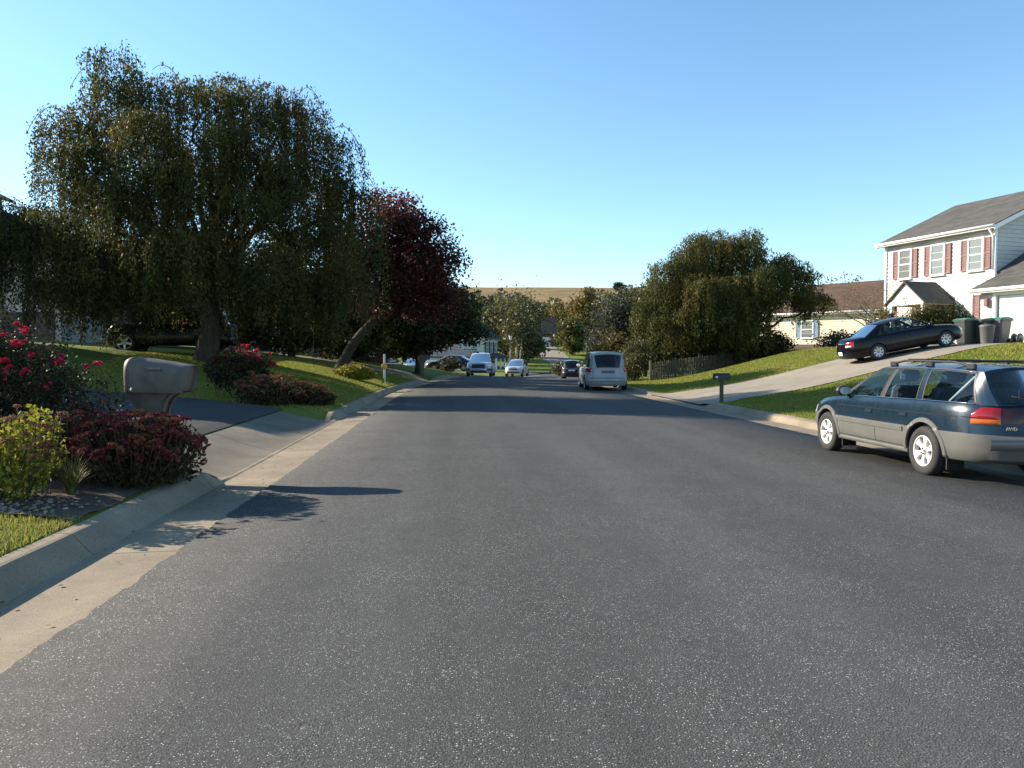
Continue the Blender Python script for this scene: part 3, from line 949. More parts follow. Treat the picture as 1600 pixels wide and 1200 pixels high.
    for x in np.linspace(xr0, xr1, 24):
        w = rail(x); row = []
        u = (x - (xr0 + xr1) / 2) / ((xr0 - xr1) / 2)
        for v in np.linspace(-1, 1, 19):
            fr = S.get('bow', 0.14) * 0.55 * (1 - v * v)
            xx = x + (fr * max(0, u) ** 6 if u > 0 else -fr * max(0, -u) ** 6)
            row.append(Vector((xx, v * w, zr(x) + 0.065 * (1 - abs(v) ** 2.6))))
        rowsR.append(row)
    cab.grid(rowsR, 0, True)
    cabin = cab.build('cabin', [S['paint'], M['trim_black'], M['trim_black']], root)
    for nm_, g, mt in panes: g.build(nm_, mt, root)
    # ---- interior
    if S.get('interior', True):
        it = MB()
        zf = zc + 0.12
        it.box(xdeck + 0.3, xcowl - 0.1, -hw * 0.8, hw * 0.8, zf, zf + 0.03)
        it.bbox(xcowl - 0.42, xcowl - 0.02, -hw * 0.8, hw * 0.8, zf + 0.3, ztop(xcowl) - 0.02, 0.04)
        it.box(xdeck + 0.16, xdeck + 0.2, -hw * 0.66, hw * 0.66, zf + 0.1, ztop(xdeck) - 0.06)
        for sd in (1, -1):   # door cards
            it.grid([[(x, sd * (side_y(x, ztop(x)) - 0.09), z) for x in np.linspace(xdeck + 0.35, xcowl - 0.05, 14)] for z in (zf, ztop(0) - 0.03)], 0, False)
        it.build('interior', M['interior'], root)
        xs_ = S.get('seats', (0.05, -0.85))
        for xi, xx in enumerate(xs_):
            for yy in (0.36, -0.36):
                sb = MB()
                zs = zc + 0.32
                sb.bbox(xx - 0.05, xx + 0.45, yy - 0.24, yy + 0.24, zs - 0.16, zs + 0.06, 0.05)
                Mr = Matrix.Translation((xx, yy, zs)) @ Matrix.Rotation(radians(-16), 4, 'Y')
                sb.bbox(-0.12, 0.03, -0.23, 0.23, 0.0, 0.6, 0.05, M=Mr)
                sb.bbox(-0.08, 0.02, -0.14, 0.14, 0.64, 0.82, 0.04, M=Mr)
                sb.tube([Mr @ Vector((-0.04, -0.05, 0.58)), Mr @ Vector((-0.03, -0.05, 0.68))], 0.008, 5)
                sb.tube([Mr @ Vector((-0.04, 0.05, 0.58)), Mr @ Vector((-0.03, 0.05, 0.68))], 0.008, 5)
                sb.build('seat', M['seat'], root)
        sw = MB()
        cx, cy, cz = xcowl - 0.55, 0.36, ztop(xcowl) - 0.02
        ring = [(cx + 0.07 * sin(a_) , cy + 0.18 * cos(a_), cz + 0.17 * sin(a_)) for a_ in np.linspace(0, 2 * pi, 25)]
        sw.tube(ring, 0.014, 6, cap=False)
        sw.tube([(cx, cy - 0.17, cz), (cx + 0.02, cy, cz), (cx, cy + 0.17, cz)], 0.014, 5)
        sw.tube([(cx + 0.02, cy, cz), (cx + 0.3, cy, cz - 0.1)], 0.03, 6)
        sw.build('steering_wheel', M['trim_black'], root)
    # ---- patches that follow the body skin
    def patch(nm_, p0, p1, z0, z1, mat, off=0.01, n=10, m=6, parent=None, shape=None, depth=True):
        rowsP = []
        for i in range(m + 1):
            v = i / m; r_ = []
            for j in range(n + 1):
                u = j / n
                pp = p0 + (p1 - p0) * u
                za, zb = (z0, z1) if shape is None else shape(u, z0, z1)
                z = za + (zb - za) * v
                q0 = surf(pp, 0.7); t = min(max(t_of(q0.x, z), 0.0), 1.0)
                bul = off * (0.55 + 0.45 * min(1, 4 * min(u, 1 - u, v, 1 - v) + 0.0001)) if depth else off
                q = surf(pp, t, bul); r_.append(q)
            rowsP.append(r_)
        g = MB(); g.grid(rowsP, 0, True)
        # returns to the skin so that the lens has an edge
        bor = [rowsP[0], [r_[-1] for r_ in rowsP], rowsP[-1][::-1], [r_[0] for r_ in rowsP][::-1]]
        for e in bor:
            inn = []
            for q in e:
                d = Vector((q.x, q.y * 0.6, 0)); d = d.normalized() if d.length > 0 else d
                inn.append(q - d * (off * 1.3))
            g.grid([e, inn], 0, False)
        return g.build(nm_, mat, parent or root, recalc=False)
    api = dict(root=root, surf=surf, p_side=p_side, p_end=p_end, patch=patch, side_y=side_y, ztop=ztop, zr=zr, rail=rail, hw=hw, xF=xF, xR=xR, t_of=t_of, gpt=gpt, body=body, cabin=cabin)
    # ---- wheels
    hub, tyre, rim = wheel_meshes(name + S['rimstyle'] + str(Rw), Rw, S['rr'], S['tw'], S['rimstyle'], S['rim'])
    for xw in (wb / 2, -wb / 2):
        for sd in (1, -1):
            w = link('wheel', hub, root, (xw, sd * (tw - 0.01), Rw), (0, 0.37 * xw, 0 if sd > 0 else pi))
            link('tyre', tyre, w); link('rim', rim, w)
    # ---- arch flares
    if S.get('flare'):
        for xw in (wb / 2, -wb / 2):
            for sd in (1, -1):
                rowsP = []
                for a_ in np.linspace(radians(-8), radians(188), 28):
                    r_ = []
                    for rr_, off in ((Ra - 0.004, -0.01), (Ra + 0.002, 0.014), (Ra + 0.05, 0.014), (Ra + 0.06, 0.001)):
                        x = xw + rr_ * cos(a_); z = Rw * 1.02 + rr_ * sin(a_)
                        z = max(z, zc + 0.02)
                        r_.append((x, sd * (side_y(x, min(z, ztop(x))) + off), z))
                    rowsP.append(r_)
                g = MB(); g.grid(rowsP, 0, False, flip=(sd < 0)); g.build('wheel_arch', S['clad'], root)
    # ---- seams
    def seam_line(x0, z0, x1, z1, sd, w=0.005, n=10):
        sm = MB(); rowsP = []
        for i in range(n + 1):
            f = i / n; x = x0 + (x1 - x0) * f; z = z0 + (z1 - z0) * f
            dx, dz = (x1 - x0), (z1 - z0); l = math.hypot(dx, dz)
            ox, oz = -dz / l * w, dx / l * w
            r_ = []
            for k in (-1, 1):
                xx, zz = x + ox * k, z + oz * k
                r_.append((xx, sd * (side_y(xx, min(zz, ztop(xx))) + 0.0025), zz))
            rowsP.append(r_)
        sm.grid(rowsP, 0, False, flip=(sd > 0)); sm.build('panel_gap', M['seam'], root)
    for sd in (1, -1):
        for (x0, z0, x1, z1) in S.get('seams', []): seam_line(x0, z0, x1, z1, sd)
    for sd in (1, -1):
        for (x, z) in S.get('handles', []):
            g = MB(); y = side_y(x, z)
            g.bbox(x - 0.1, x + 0.1, sd * y - 0.012, sd * y + 0.014, z - 0.028, z + 0.028, 0.008)
            o = g.build('door_handle', S.get('handle_mat', S['paint']), root)
            g = MB(); g.box(x - 0.075, x + 0.06, sd * (y + 0.0145) - 0.001, sd * (y + 0.0145) + 0.001, z - 0.016, z + 0.012)
            g.build('recess', M['seam'], o)
    # ---- mirrors
    if S.get('mirror'):
        mx, mz = S['mirror']
        for sd in (1, -1):
            y = side_y(mx, ztop(mx)) - 0.04
            g = MB()
            prof = []
            for i in range(9):
                f = i / 8; rad = 0.085 * sqrt(max(0.02, 1 - (2 * f - 1) ** 4))
                prof.append([(mx + 0.06 - 0.13 * f * 1.0 + 0, sd * (y + 0.13 + 0.115 * cos(a_) * rad / 0.085), mz + rad * sin(a_)) for a_ in np.linspace(0, 2 * pi, 15)])
            g.grid(prof, 0, True, flip=(sd < 0))
            g.add(prof[-1][:-1], [tuple(range(14))]); g.add(prof[0][:-1], [tuple(range(14))])
            g.tube([(mx + 0.02, sd * (y - 0.02), mz - 0.09), (mx, sd * (y + 0.08), mz - 0.04)], [0.035, 0.025], 7)
            o = g.build('wing_mirror', S.get('mirror_mat', M['trim_black']), root)
            g = MB(); g.add([(mx - 0.073, sd * (y + 0.13 + 0.09 * cos(a_)), mz + 0.062 * sin(a_)) for a_ in np.linspace(0, 2 * pi, 14, endpoint=False)], [tuple(range(14))])
            g.build('mirror_glass', M['chrome'], o)
    return api

def text_mesh(txt, size, mat, depth=0.002):
    cu = bpy.data.curves.new('lettering', 'FONT'); cu.body = txt; cu.size = size; cu.extrude = depth
    cu.align_x = 'CENTER'; cu.align_y = 'CENTER'
    o = bpy.data.objects.new('lettering', cu); C.objects.link(o)
    bpy.context.view_layer.update()
    me = bpy.data.meshes.new_from_object(o.evaluated_get(bpy.context.evaluated_depsgraph_get()))
    bpy.data.objects.remove(o)
    me.materials.clear(); me.materials.append(mat)
    return me

# body paints
P_BLUE = paint('deep_blue_paint', (0.007, 0.02, 0.036), 0.25, 0.1)
P_SILVER = paint('warm_silver_cladding', (0.15, 0.147, 0.135), 0.42, 0.25)
P_BLACK = paint('black_paint', (0.004, 0.004, 0.007), 0.2)
P_BLACK.node_tree.nodes['Principled BSDF'].inputs['Coat Weight'].default_value = 0.12
P_BLACK.node_tree.nodes['Principled BSDF'].inputs['Specular IOR Level'].default_value = 0.25
P_WHITE = paint('white_silver_paint', (0.3, 0.315, 0.32), 0.3)
P_DARK = paint('dark_maroon_paint', (0.022, 0.016, 0.026), 0.25)
P_WHITE2 = paint('white_paint_car', (0.45, 0.46, 0.48), 0.28)
P_RED = paint('dark_red_paint', (0.035, 0.01, 0.012), 0.25)
P_GREY = paint('grey_blue_paint', (0.2, 0.25, 0.3), 0.3)
P_BUMP = plain('grey_bumper', (0.19, 0.19, 0.185), 0.5)

LV_WAGON = [(0, 0.93, -0.1, -0.1), (0.06, 0.965, -0.03, -0.03), (0.2, 0.985, 0.0, 0.0), (0.36, 1.0, 0.015, 0.02), (0.45, 1.005, 0.01, 0.02), (0.451, 0.99, -0.012, -0.0), (0.56, 0.992, -0.03, -0.02), (0.7, 0.985, -0.05, -0.03), (0.84, 0.972, -0.08, -0.045), (0.93, 0.955, -0.12, -0.06), (1.0, 0.925, -0.19, -0.08)]
LV_SEDAN = [(0, 0.92, -0.1, -0.1), (0.08, 0.96, -0.03, -0.03), (0.25, 0.985, 0.0, 0.0), (0.45, 1.0, 0.0, 0.0), (0.6, 0.995, -0.03, -0.02), (0.75, 0.985, -0.06, -0.04), (0.88, 0.965, -0.1, -0.06), (0.95, 0.945, -0.15, -0.09), (1.0, 0.905, -0.24, -0.14)]

def spec_wagon():
    return dict(wb=2.63, fo=0.93, ro=1.1, W=1.715, zc=0.28, zk=0.63, paint=P_BLUE, clad=P_SILVER, crown=0.035,
        top=[(-2.42, 0.98), (-2.0, 0.99), (-1.0, 0.98), (0.4, 0.955), (0.85, 0.94), (1.3, 0.9), (1.8, 0.835), (2.05, 0.79), (2.25, 0.72)],
        levels=LV_WAGON, cowl=0.86, deck=-2.2, Ra=0.375, Rw=0.325, rr=0.205, tw=0.2, rimstyle='six_wide', rim=M['rim_pale'], inset=0.10,
        roof=[(-2.1, 1.38), (-1.5, 1.415), (-0.6, 1.43), (0.0, 1.415), (0.3, 1.38)], yr=0.585, belt_in=0.04,
        lines=[(1.02, 0.22, 'b'), (0.86, 0.12, 'g'), (-0.12, -0.26, 'b'), (-0.21, -0.34, 'g'), (-1.02, -1.0, 'p'), (-1.13, -1.09, 'g'), (-2.07, -1.95, 'p'), (-2.26, -2.05, 'p')],
        rear_e=0.93, rear_s=(0.05, 0.92), bow=0.1, flare=True, seats=(0.02, -0.92),
        seams=[(0.92, 0.34, 0.93, 0.93), (-0.17, 0.34, -0.16, 0.95), (-1.02, 0.74, -1.07, 0.97), (-0.93, 0.62, -1.02, 0.74), (0.92, 0.345, -0.9, 0.345), (0.93, 0.8, -2.1, 0.83)],
        handles=[(0.02, 0.76), (-0.85, 0.775)], handle_mat=P_BLUE, mirror=(0.72, 1.03))

# ---- blue and silver estate car at the right kerb
def build_wagon():
    A = make_car('estate_car', 'dark blue estate car with silver lower panels parked at the right kerb', 'car',
                 (6.97, 10.98, float(zroad(6.97, 10.98)) + 0.01), radians(90), 0.0, spec_wagon(), roll=radians(0.7))
    r, patch = A['root'], A['patch']
    pe = A['p_end']; sy = A['side_y']; zt = A['ztop']
    for sd in (1, -1):
        p_out = A['p_side'](-2.1, sd > 0); p_in = pe(sd * 0.5, False)
        if sd > 0 and p_in < 0.5: p_in += 1
        patch('tail_lamp', p_out, p_in, 0.82, 0.955, M['tail_red'], 0.02, 12, 6, shape=lambda u, a, b_: (a, a + (b_ - a) * min(1, 0.35 + 1.8 * u)))
        patch('turn_lamp', p_out, p_in, 0.755, 0.815, M['tail_amber'], 0.02, 12, 4)
        p0 = A['p_side'](1.93, sd > 0); p1 = pe(sd * 0.45, True)
        patch('headlamp', p0, p1, 0.62, 0.74, M['lamp_clear'], 0.012, 10, 5)
        # rubbing strip on the doors
        rows_ = []
        for x in np.linspace(0.88, -0.88, 14):
            rows_.append([(x, sd * (sy(x, z) + o), z) for z, o in ((0.545, 0.001), (0.55, 0.014), (0.605, 0.016), (0.612, 0.001))])
        g = MB(); g.grid(rows_, 0, False, flip=(sd < 0)); g.build('rubbing_strip', P_SILVER, r)
        # sill
        g = MB(); rows_ = []
        for x in np.linspace(0.94, -0.95, 10):
            rows_.append([(x, sd * (sy(x, 0.3) + o), z) for z, o in ((0.25, -0.06), (0.262, 0.008), (0.315, 0.016), (0.33, 0.0))])
        g.grid(rows_, 0, True, flip=(sd < 0)); g.build('sill', P_SILVER, r)
        # mud flaps
        for xw in (1.315 - 0.36, -1.315 - 0.37):
            g = MB(); g.box(xw - 0.012, xw + 0.012, sd * 0.62 - 0.1, sd * 0.62 + 0.13, 0.13, 0.42); g.build('mud_flap', M['black'], r)
        # roof rail on three feet
        g = MB()
        xs = np.linspace(0.0, -1.85, 16)
        yy = lambda x: sd * (A['rail'](x) - 0.05)
        g.tube([(x, yy(x), A['zr'](x) + 0.04 + 0.045 * min(1, 5 * min((0.0 - x) / 1.85, (x + 1.85) / 1.85) + 0.02)) for x in xs], 0.016, 8)
        for x in (-0.08, -0.95, -1.78):
            g.bbox(x - 0.08, x + 0.08, yy(x) - 0.024, yy(x) + 0.024, A['zr'](x) + 0.01, A['zr'](x) + 0.08, 0.012)
        g.build('roof_rail', M['trim_black'], r)
    for x in (-0.45, -1.35):
        g = MB()
        g.tube([(x, v * 0.54, A['zr'](x) + 0.1) for v in np.linspace(-1, 1, 9)], 0.015, 8)
        g.build('cross_bar', M['trim_black'], r)
    # tailgate: dark panel between the lamps, plate, wiper, lip
    p0, p1 = pe(-0.5, False), pe(0.5, False) - 1 if pe(0.5, False) > 0.5 else pe(0.5, False)
    patch('tailgate_garnish', p0, p1, 0.77, 0.945, plain('smoked_red', (0.05, 0.008, 0.01), 0.2), 0.014, 12, 4)
    p0, p1 = pe(-0.26, False), pe(0.26, False) - 1
    patch('number_plate', p0, p1, 0.575 + 0.07, 0.575 + 0.19, M['plate'], 0.012, 6, 2)
    g = MB()
    rows_ = []
    for v in np.linspace(-1, 1, 15):
        x0 = A['xR'] - 0.03 + 0.05 * v * v
        rows_.append([(x0 - 0.03, v * 0.72, 0.46), (x0 - 0.075, v * 0.735, 0.49), (x0 - 0.075, v * 0.735, 0.585), (x0 - 0.02, v * 0.73, 0.615), (x0 + 0.08, v * 0.72, 0.618)])
    g.grid(rows_, 0, True); g.build('rear_bumper', P_SILVER, r)
    # drive badge on the tailgate
    me = text_mesh('AWD', 0.058, M['rim_silver'])
    link('badge', me, r, (A['xR'] - 0.004, 0.45, 0.715), (radians(90), 0, radians(-90)))
    g = MB(); zw = 1.03
    g.tube([(-2.43, 0.02, 1.0), (-2.40, 0.2, 1.05), (-2.36, 0.42, 1.1)], 0.009, 6); g.build('rear_wiper', M['trim_black'], r)
    g = MB(); g.tube([(-2.36, -0.35, 0.235), (-2.5, -0.35, 0.23)], 0.028, 10, cap=False); g.build('exhaust_pipe', M['chrome'], r)
    # grille and front bumper line
    pf0, pf1 = pe(-0.4, True), pe(0.4, True)
    patch('grille', pf0, pf1, 0.64, 0.73, M['trim_black'], 0.012, 10, 3)
    # chrome trim along the window line
    for sd in (1, -1):
        g = MB(); g.tube([(x, sd * (sy(x, zt(x)) - 0.024), zt(x) + 0.008) for x in np.linspace(0.8, -2.05, 24)], 0.008, 5); g.build('window_trim', M['chrome'], r)
        g = MB(); g.tube([A['gpt']((xb, xb * 0.9 - 0.12 if False else xb), 0.965, sd) + Vector((0, sd * 0.012, 0)) for xb in np.linspace(0.1, -1.95, 20)], 0.008, 5); g.build('drip_rail', M['chrome'], r)
    # a white stick lying in the load bay window
    g = MB(); g.tube([(-1.42, 0.55, 0.99), (-1.86, 0.5, 1.34)], 0.018, 6); g.build('snow_brush', M['white_paint'], r)
build_wagon()

# ---- black saloon on the right driveway
def build_saloon(name, label, loc, heading, pitch, pnt, rearlit=True, interior=True):
    S = dict(scale=0.92, wb=2.7, fo=0.98, ro=1.1, W=1.77, zc=0.2, zk=0.52, paint=pnt, clad=pnt, crown=0.04,
        top=[(-2.45, 0.9), (-2.0, 0.95), (-1.4, 0.945), (0.6, 0.91), (1.0, 0.9), (1.6, 0.83), (2.0, 0.76), (2.3, 0.68)],
        levels=LV_SEDAN, cowl=0.95, deck=-1.72, Ra=0.345, Rw=0.31, rr=0.2, tw=0.2, rimstyle='cap', rim=M['rim_silver'], inset=0.1,
        roof=[(-1.0, 1.33), (-0.6, 1.38), (-0.2, 1.4), (0.1, 1.385), (0.35, 1.33)], yr=0.56, belt_in=0.05,
        lines=[(1.1, 0.3, 'p'), (0.92, 0.2, 'g'), (-0.2, -0.24, 'b'), (-0.28, -0.3, 'g'), (-1.2, -0.9, 'p'), (-1.72, -1.02, 'p')],
        rear_e=0.92, rear_s=(0.04, 0.95), bow=0.13, seats=(0.05, -0.85), interior=interior,
        seams=[(0.97, 0.3, 0.95, 0.9), (-0.24, 0.3, -0.24, 0.92), (-1.1, 0.62, -1.2, 0.93), (-0.98, 0.5, -1.1, 0.62)],
        handles=[(-0.02, 0.76), (-0.98, 0.78)], mirror=(0.78, 0.98), mirror_mat=pnt)
    A = make_car(name, label, 'car', loc, heading, pitch, S)
    r, patch, pe = A['root'], A['patch'], A['p_end']
    for sd in (1, -1):
        p_out = A['p_side'](-2.22, sd > 0); p_in = pe(sd * 0.38, False)
        if sd > 0 and p_in < 0.5: p_in += 1
        patch('tail_lamp', p_out, p_in, 0.66, 0.86, M['tail_red'], 0.014, 12, 6)
        p_in2 = pe(sd * 0.62, False)
        if sd > 0 and p_in2 < 0.5: p_in2 += 1
        patch('reversing_lamp', p_in2, p_in, 0.67, 0.74, M['lamp_clear'], 0.02, 5, 3)
        p0 = A['p_side'](2.08, sd > 0); p1 = pe(sd * 0.5, True)
        patch('headlamp', p0, p1, 0.54, 0.67, M['lamp_clear'], 0.012, 10, 5)
        p0 = A['p_side'](2.16, sd > 0); p1 = pe(sd * 0.7, True)
        patch('marker_lamp', p0, p1, 0.44, 0.49, M['tail_amber'], 0.012, 6, 2)
    patch('number_plate', pe(-0.16, False), pe(0.16, False) - 1, 0.36, 0.5, M['plate'], 0.016, 4, 2)
    patch('trunk_trim', pe(-0.36, False), pe(0.36, False) - 1, 0.79, 0.82, M['chrome'], 0.012, 8, 2)
    patch('grille', pe(-0.4, True), pe(0.4, True), 0.5, 0.62, M['trim_black'], 0.012, 10, 3)
    return A
m_h = math.atan2(-0.1, 2.3)
mzr = tz(15.0, 27.0) + 0.035; mzf = tz(17.7, 26.9) + 0.035
build_saloon('saloon_car', 'black saloon with red tail lamps on the sloping right driveway', (16.35, 27.1, (mzr + mzf) / 2), m_h, math.atan2(mzf - mzr, 2.7), P_BLACK)

def build_box_car(name, label, cat, loc, heading, S, front=None, rear=None):
    A = make_car(name, label, cat, loc, heading, 0.0, S)
    r, patch, pe = A['root'], A['patch'], A['p_end']
    for (nm, y0, y1, z0, z1, mat, off) in (rear or []):
        for sd in ((1, -1) if y0 != -y1 else (1,)):
            a_, b_ = (sd * y0, sd * y1)
            p0, p1 = pe(a_, False), pe(b_, False)
            if y0 == -y1:
                p0, p1 = pe(-abs(y0), False), pe(abs(y0), False) - 1
            elif sd > 0:
                p0 = p0 + 1 if p0 < 0.5 else p0; p1 = p1 + 1 if p1 < 0.5 else p1
            patch(nm, p0, p1, z0, z1, mat, off, 8, 6)
    for (nm, y0, y1, z0, z1, mat, off) in (front or []):
        for sd in ((1, -1) if y0 != -y1 else (1,)):
            p0, p1 = pe(sd * y0, True), pe(sd * y1, True)
            patch(nm, p0, p1, z0, z1, mat, off, 8, 4)
    return A

LV_VAN = [(0, 0.94, -0.1, -0.08), (0.08, 0.97, -0.03, 0.0), (0.25, 0.99, 0.0, 0.03), (0.45, 1.0, 0.0, 0.03), (0.5, 0.997, -0.02, 0.0), (0.65, 0.99, -0.05, -0.01), (0.85, 0.975, -0.1, -0.02), (0.95, 0.96, -0.15, -0.035), (1.0, 0.94, -0.22, -0.05)]
S_VAN = dict(wb=3.08, fo=0.98, ro=1.08, W=1.98, zc=0.24, zk=0.62, paint=P_WHITE, clad=P_WHITE, crown=0.04,
    top=[(-2.62, 1.06), (-1.0, 1.06), (0.8, 1.04), (1.3, 1.02), (1.8, 0.94), (2.2, 0.84), (2.5, 0.74)], levels=LV_VAN,
    cowl=1.3, deck=-2.45, Ra=0.37, Rw=0.335, rr=0.215, tw=0.22, rimstyle='five', rim=M['rim_silver'], inset=0.12,
    roof=[(-2.35, 1.68), (-1.5, 1.73), (-0.3, 1.74), (0.3, 1.7), (0.6, 1.63)], yr=0.72, belt_in=0.05,
    lines=[(1.5, 0.55, 'p'), (1.25, 0.45, 'g'), (0.2, 0.1, 'b'), (0.1, 0.0, 'd'), (-1.05, -1.0, 'b'), (-1.15, -1.1, 'd'), (-2.2, -2.1, 'p'), (-2.52, -2.34, 'p')],
    rear_e=0.9, rear_s=(0.0, 0.86), bow=0.1, dark_rear=True, seams=[(1.15, 0.4, 1.15, 1.03), (0.15, 0.35, 0.15, 1.04), (-1.0, 0.35, -1.1, 1.05)],
    handles=[(0.3, 0.88), (-0.05, 0.88)], mirror=(1.05, 1.12), mirror_mat=P_WHITE, ny=3.4)
vx, vy = 7.02, 36.6
build_box_car('minivan', 'silver white minivan parked at the right kerb before the picket fence', 'van', (vx, vy, float(zroad(vx, vy)) + 0.01), radians(90 - 4.5), S_VAN,
    rear=[('tail_lamp', 0.97, 0.74, 0.86, 1.05, M['tail_red'], 0.02), ('number_plate', 0.3, -0.3, 0.8, 0.93, M['plastic_grey'], 0.012), ('rear_step', 0.9, -0.9, 0.44, 0.5, P_WHITE, 0.05), ('tailgate_gap', 0.76, -0.76, 0.585, 0.6, M['seam'], 0.034)],
    front=[('headlamp', 0.9, 0.5, 0.66, 0.82, M['lamp_clear'], 0.012), ('grille', 0.45, -0.45, 0.62, 0.76, M['trim_black'], 0.012)])

S_SUV = dict(wb=2.75, fo=0.9, ro=0.98, W=1.86, zc=0.3, zk=0.66, paint=P_DARK, clad=P_DARK, crown=0.05,
    top=[(-2.4, 1.06), (-1.0, 1.08), (0.6, 1.06), (1.0, 1.04), (1.6, 1.0), (2.05, 0.93), (2.3, 0.84)], levels=LV_VAN,
    cowl=1.0, deck=-2.2, Ra=0.41, Rw=0.36, rr=0.24, tw=0.23, rimstyle='five', rim=M['rim_silver'], inset=0.12,
    roof=[(-2.1, 1.62), (-1.2, 1.68), (-0.2, 1.7), (0.2, 1.67), (0.4, 1.61)], yr=0.64, belt_in=0.05,
    lines=[(1.15, 0.36, 'p'), (0.98, 0.26, 'g'), (-0.1, -0.15, 'b'), (-0.2, -0.25, 'd'), (-1.1, -1.05, 'b'), (-1.2, -1.15, 'd'), (-2.0, -1.9, 'p'), (-2.3, -2.1, 'p')],
    rear_e=0.88, rear_s=(0.03, 0.88), bow=0.12, dark_rear=True, seams=[(0.95, 0.4, 0.95, 1.03), (-0.15, 0.4, -0.15, 1.05)], handles=[(0.0, 0.88), (-0.95, 0.9)], mirror=(0.85, 1.13), mirror_mat=P_DARK, ny=3.2)
sx, sy_ = 10.35, 67.3
build_box_car('parked_suv', 'dark maroon SUV seen from behind, parked beyond the minivan', 'car', (sx, sy_, float(zroad(sx, sy_)) + 0.01), radians(90 - 12), S_SUV,
    rear=[('tail_lamp', 0.9, 0.66, 0.95, 1.3, M['tail_red'], 0.02), ('number_plate', 0.28, -0.28, 0.8, 0.92, M['plate'], 0.012), ('chrome_strip', 0.5, -0.5, 0.96, 1.0, M['chrome'], 0.02)])

import copy
S_EXP = copy.copy(S_SUV); S_EXP.update(W=2.0, wb=2.95, paint=P_WHITE2, clad=P_WHITE2, top=[(-2.6, 1.12), (-1.0, 1.12), (0.6, 1.1), (1.1, 1.1), (1.8, 1.08), (2.25, 1.02), (2.45, 0.94)], roof=[(-2.2, 1.72), (-1.2, 1.78), (-0.2, 1.79), (0.3, 1.75), (0.5, 1.69)], yr=0.7, mirror_mat=M['trim_black'])
ex, ey = 2.0, 60.4
build_box_car('parked_suv', 'white SUV facing the camera at the left kerb', 'car', (ex, ey, float(zroad(ex, ey)) + 0.01), radians(-90 - 7), S_EXP,
    front=[('headlamp', 0.96, 0.52, 0.84, 0.97, M['lamp_clear'], 0.015), ('grille', 0.52, -0.52, 0.68, 0.96, M['trim_black'], 0.02), ('lower_intake', 0.6, -0.6, 0.36, 0.48, M['trim_black'], 0.02), ('fog_recess', 0.95, 0.68, 0.5, 0.66, M['trim_black'], 0.02), ('bumper_bar', 0.62, -0.62, 0.55, 0.6, M['chrome'], 0.03)])
S_NIS = copy.copy(S_SUV); S_NIS.update(W=1.85, paint=P_WHITE2, clad=P_WHITE2, mirror_mat=P_WHITE2)
nx_, ny_ = 6.3, 78.5
build_box_car('parked_suv', 'small white SUV facing the camera, farthest car at the kerb', 'car', (nx_, ny_, float(zroad(nx_, ny_)) + 0.12), radians(-90 - 16), S_NIS,
    front=[('headlamp', 0.88, 0.52, 0.78, 0.94, M['lamp_clear'], 0.015), ('grille', 0.42, -0.42, 0.7, 0.93, M['trim_black'], 0.02), ('lower_intake', 0.62, -0.62, 0.4, 0.52, M['trim_black'], 0.02)])
# dark pickup-size SUV in front of the left house, mostly behind the tree
S_BIG = copy.copy(S_SUV); S_BIG.update(W=2.0, wb=3.1, ro=1.15, paint=P_BLACK, clad=P_BLACK, Ra=0.47, Rw=0.41, rr=0.29, mirror_mat=P_BLACK, top=[(-2.8, 1.15), (-1.0, 1.17), (0.6, 1.16), (1.1, 1.16), (1.9, 1.14), (2.3, 1.06), (2.5, 0.95)], roof=[(-2.3, 1.78), (-1.2, 1.86), (-0.2, 1.87), (0.3, 1.83), (0.5, 1.77)], yr=0.7)
bx_, by_ = -11.75, 32.9
build_box_car('parked_suv', 'large black SUV with five spoke wheels behind the weeping tree trunk', 'car', (bx_, by_, tz(bx_, by_) + 0.03), radians(184), S_BIG,
    front=[('headlamp', 0.96, 0.52, 0.84, 0.97, M['lamp_clear'], 0.015)])
# two cars in the shade of the left neighbour's drive
rx_, ry_ = 0.2, 64.5
build_saloon('saloon_car', 'dark red saloon in the shade behind the far tan mailbox', (rx_ - 0.6, ry_, tz(rx_ - 0.6, ry_) + 0.03), radians(168), 0.0, P_RED)
gx_, gy_ = -3.9, 80.0
build_saloon('saloon_car', 'grey blue saloon in deep shade under the dark tree', (gx_ - 0.6, gy_, tz(gx_ - 0.6, gy_) + 0.03), radians(-82), 0.0, P_GREY)

# ------------------------------------------------------------------ trees and plants
def leaf_quads(c, size, droop=0.0, aspect=0.45):
    """rhombic leaves at centres c"""
    n = len(c)
    d = RNG.normal(size=(n, 3))
    d[:, 2] -= droop * 2.2
    d /= np.linalg.norm(d, axis=1, keepdims=True) + 1e-9
    r = RNG.normal(size=(n, 3))
    w = np.cross(d, r); w /= np.linalg.norm(w, axis=1, keepdims=True) + 1e-9
    L = (size * RNG.uniform(0.65, 1.3, n))[:, None]
    Wd = L * aspect
    nrm = np.cross(d, w)
    Q = np.empty((n, 4, 3))
    Q[:, 0] = c - d * L * 0.5
    Q[:, 1] = c + w * Wd * 0.5 + nrm * L * 0.08
    Q[:, 2] = c + d * L * 0.5
    Q[:, 3] = c - w * Wd * 0.5 + nrm * L * 0.08
    return Q

def ribs(a, b, bend, n=9):
    a, b, bend = Vector(a), Vector(b), Vector(bend)
    return [a.lerp(b, i / (n - 1)) + bend * sin(pi * i / (n - 1)) for i in range(n)]

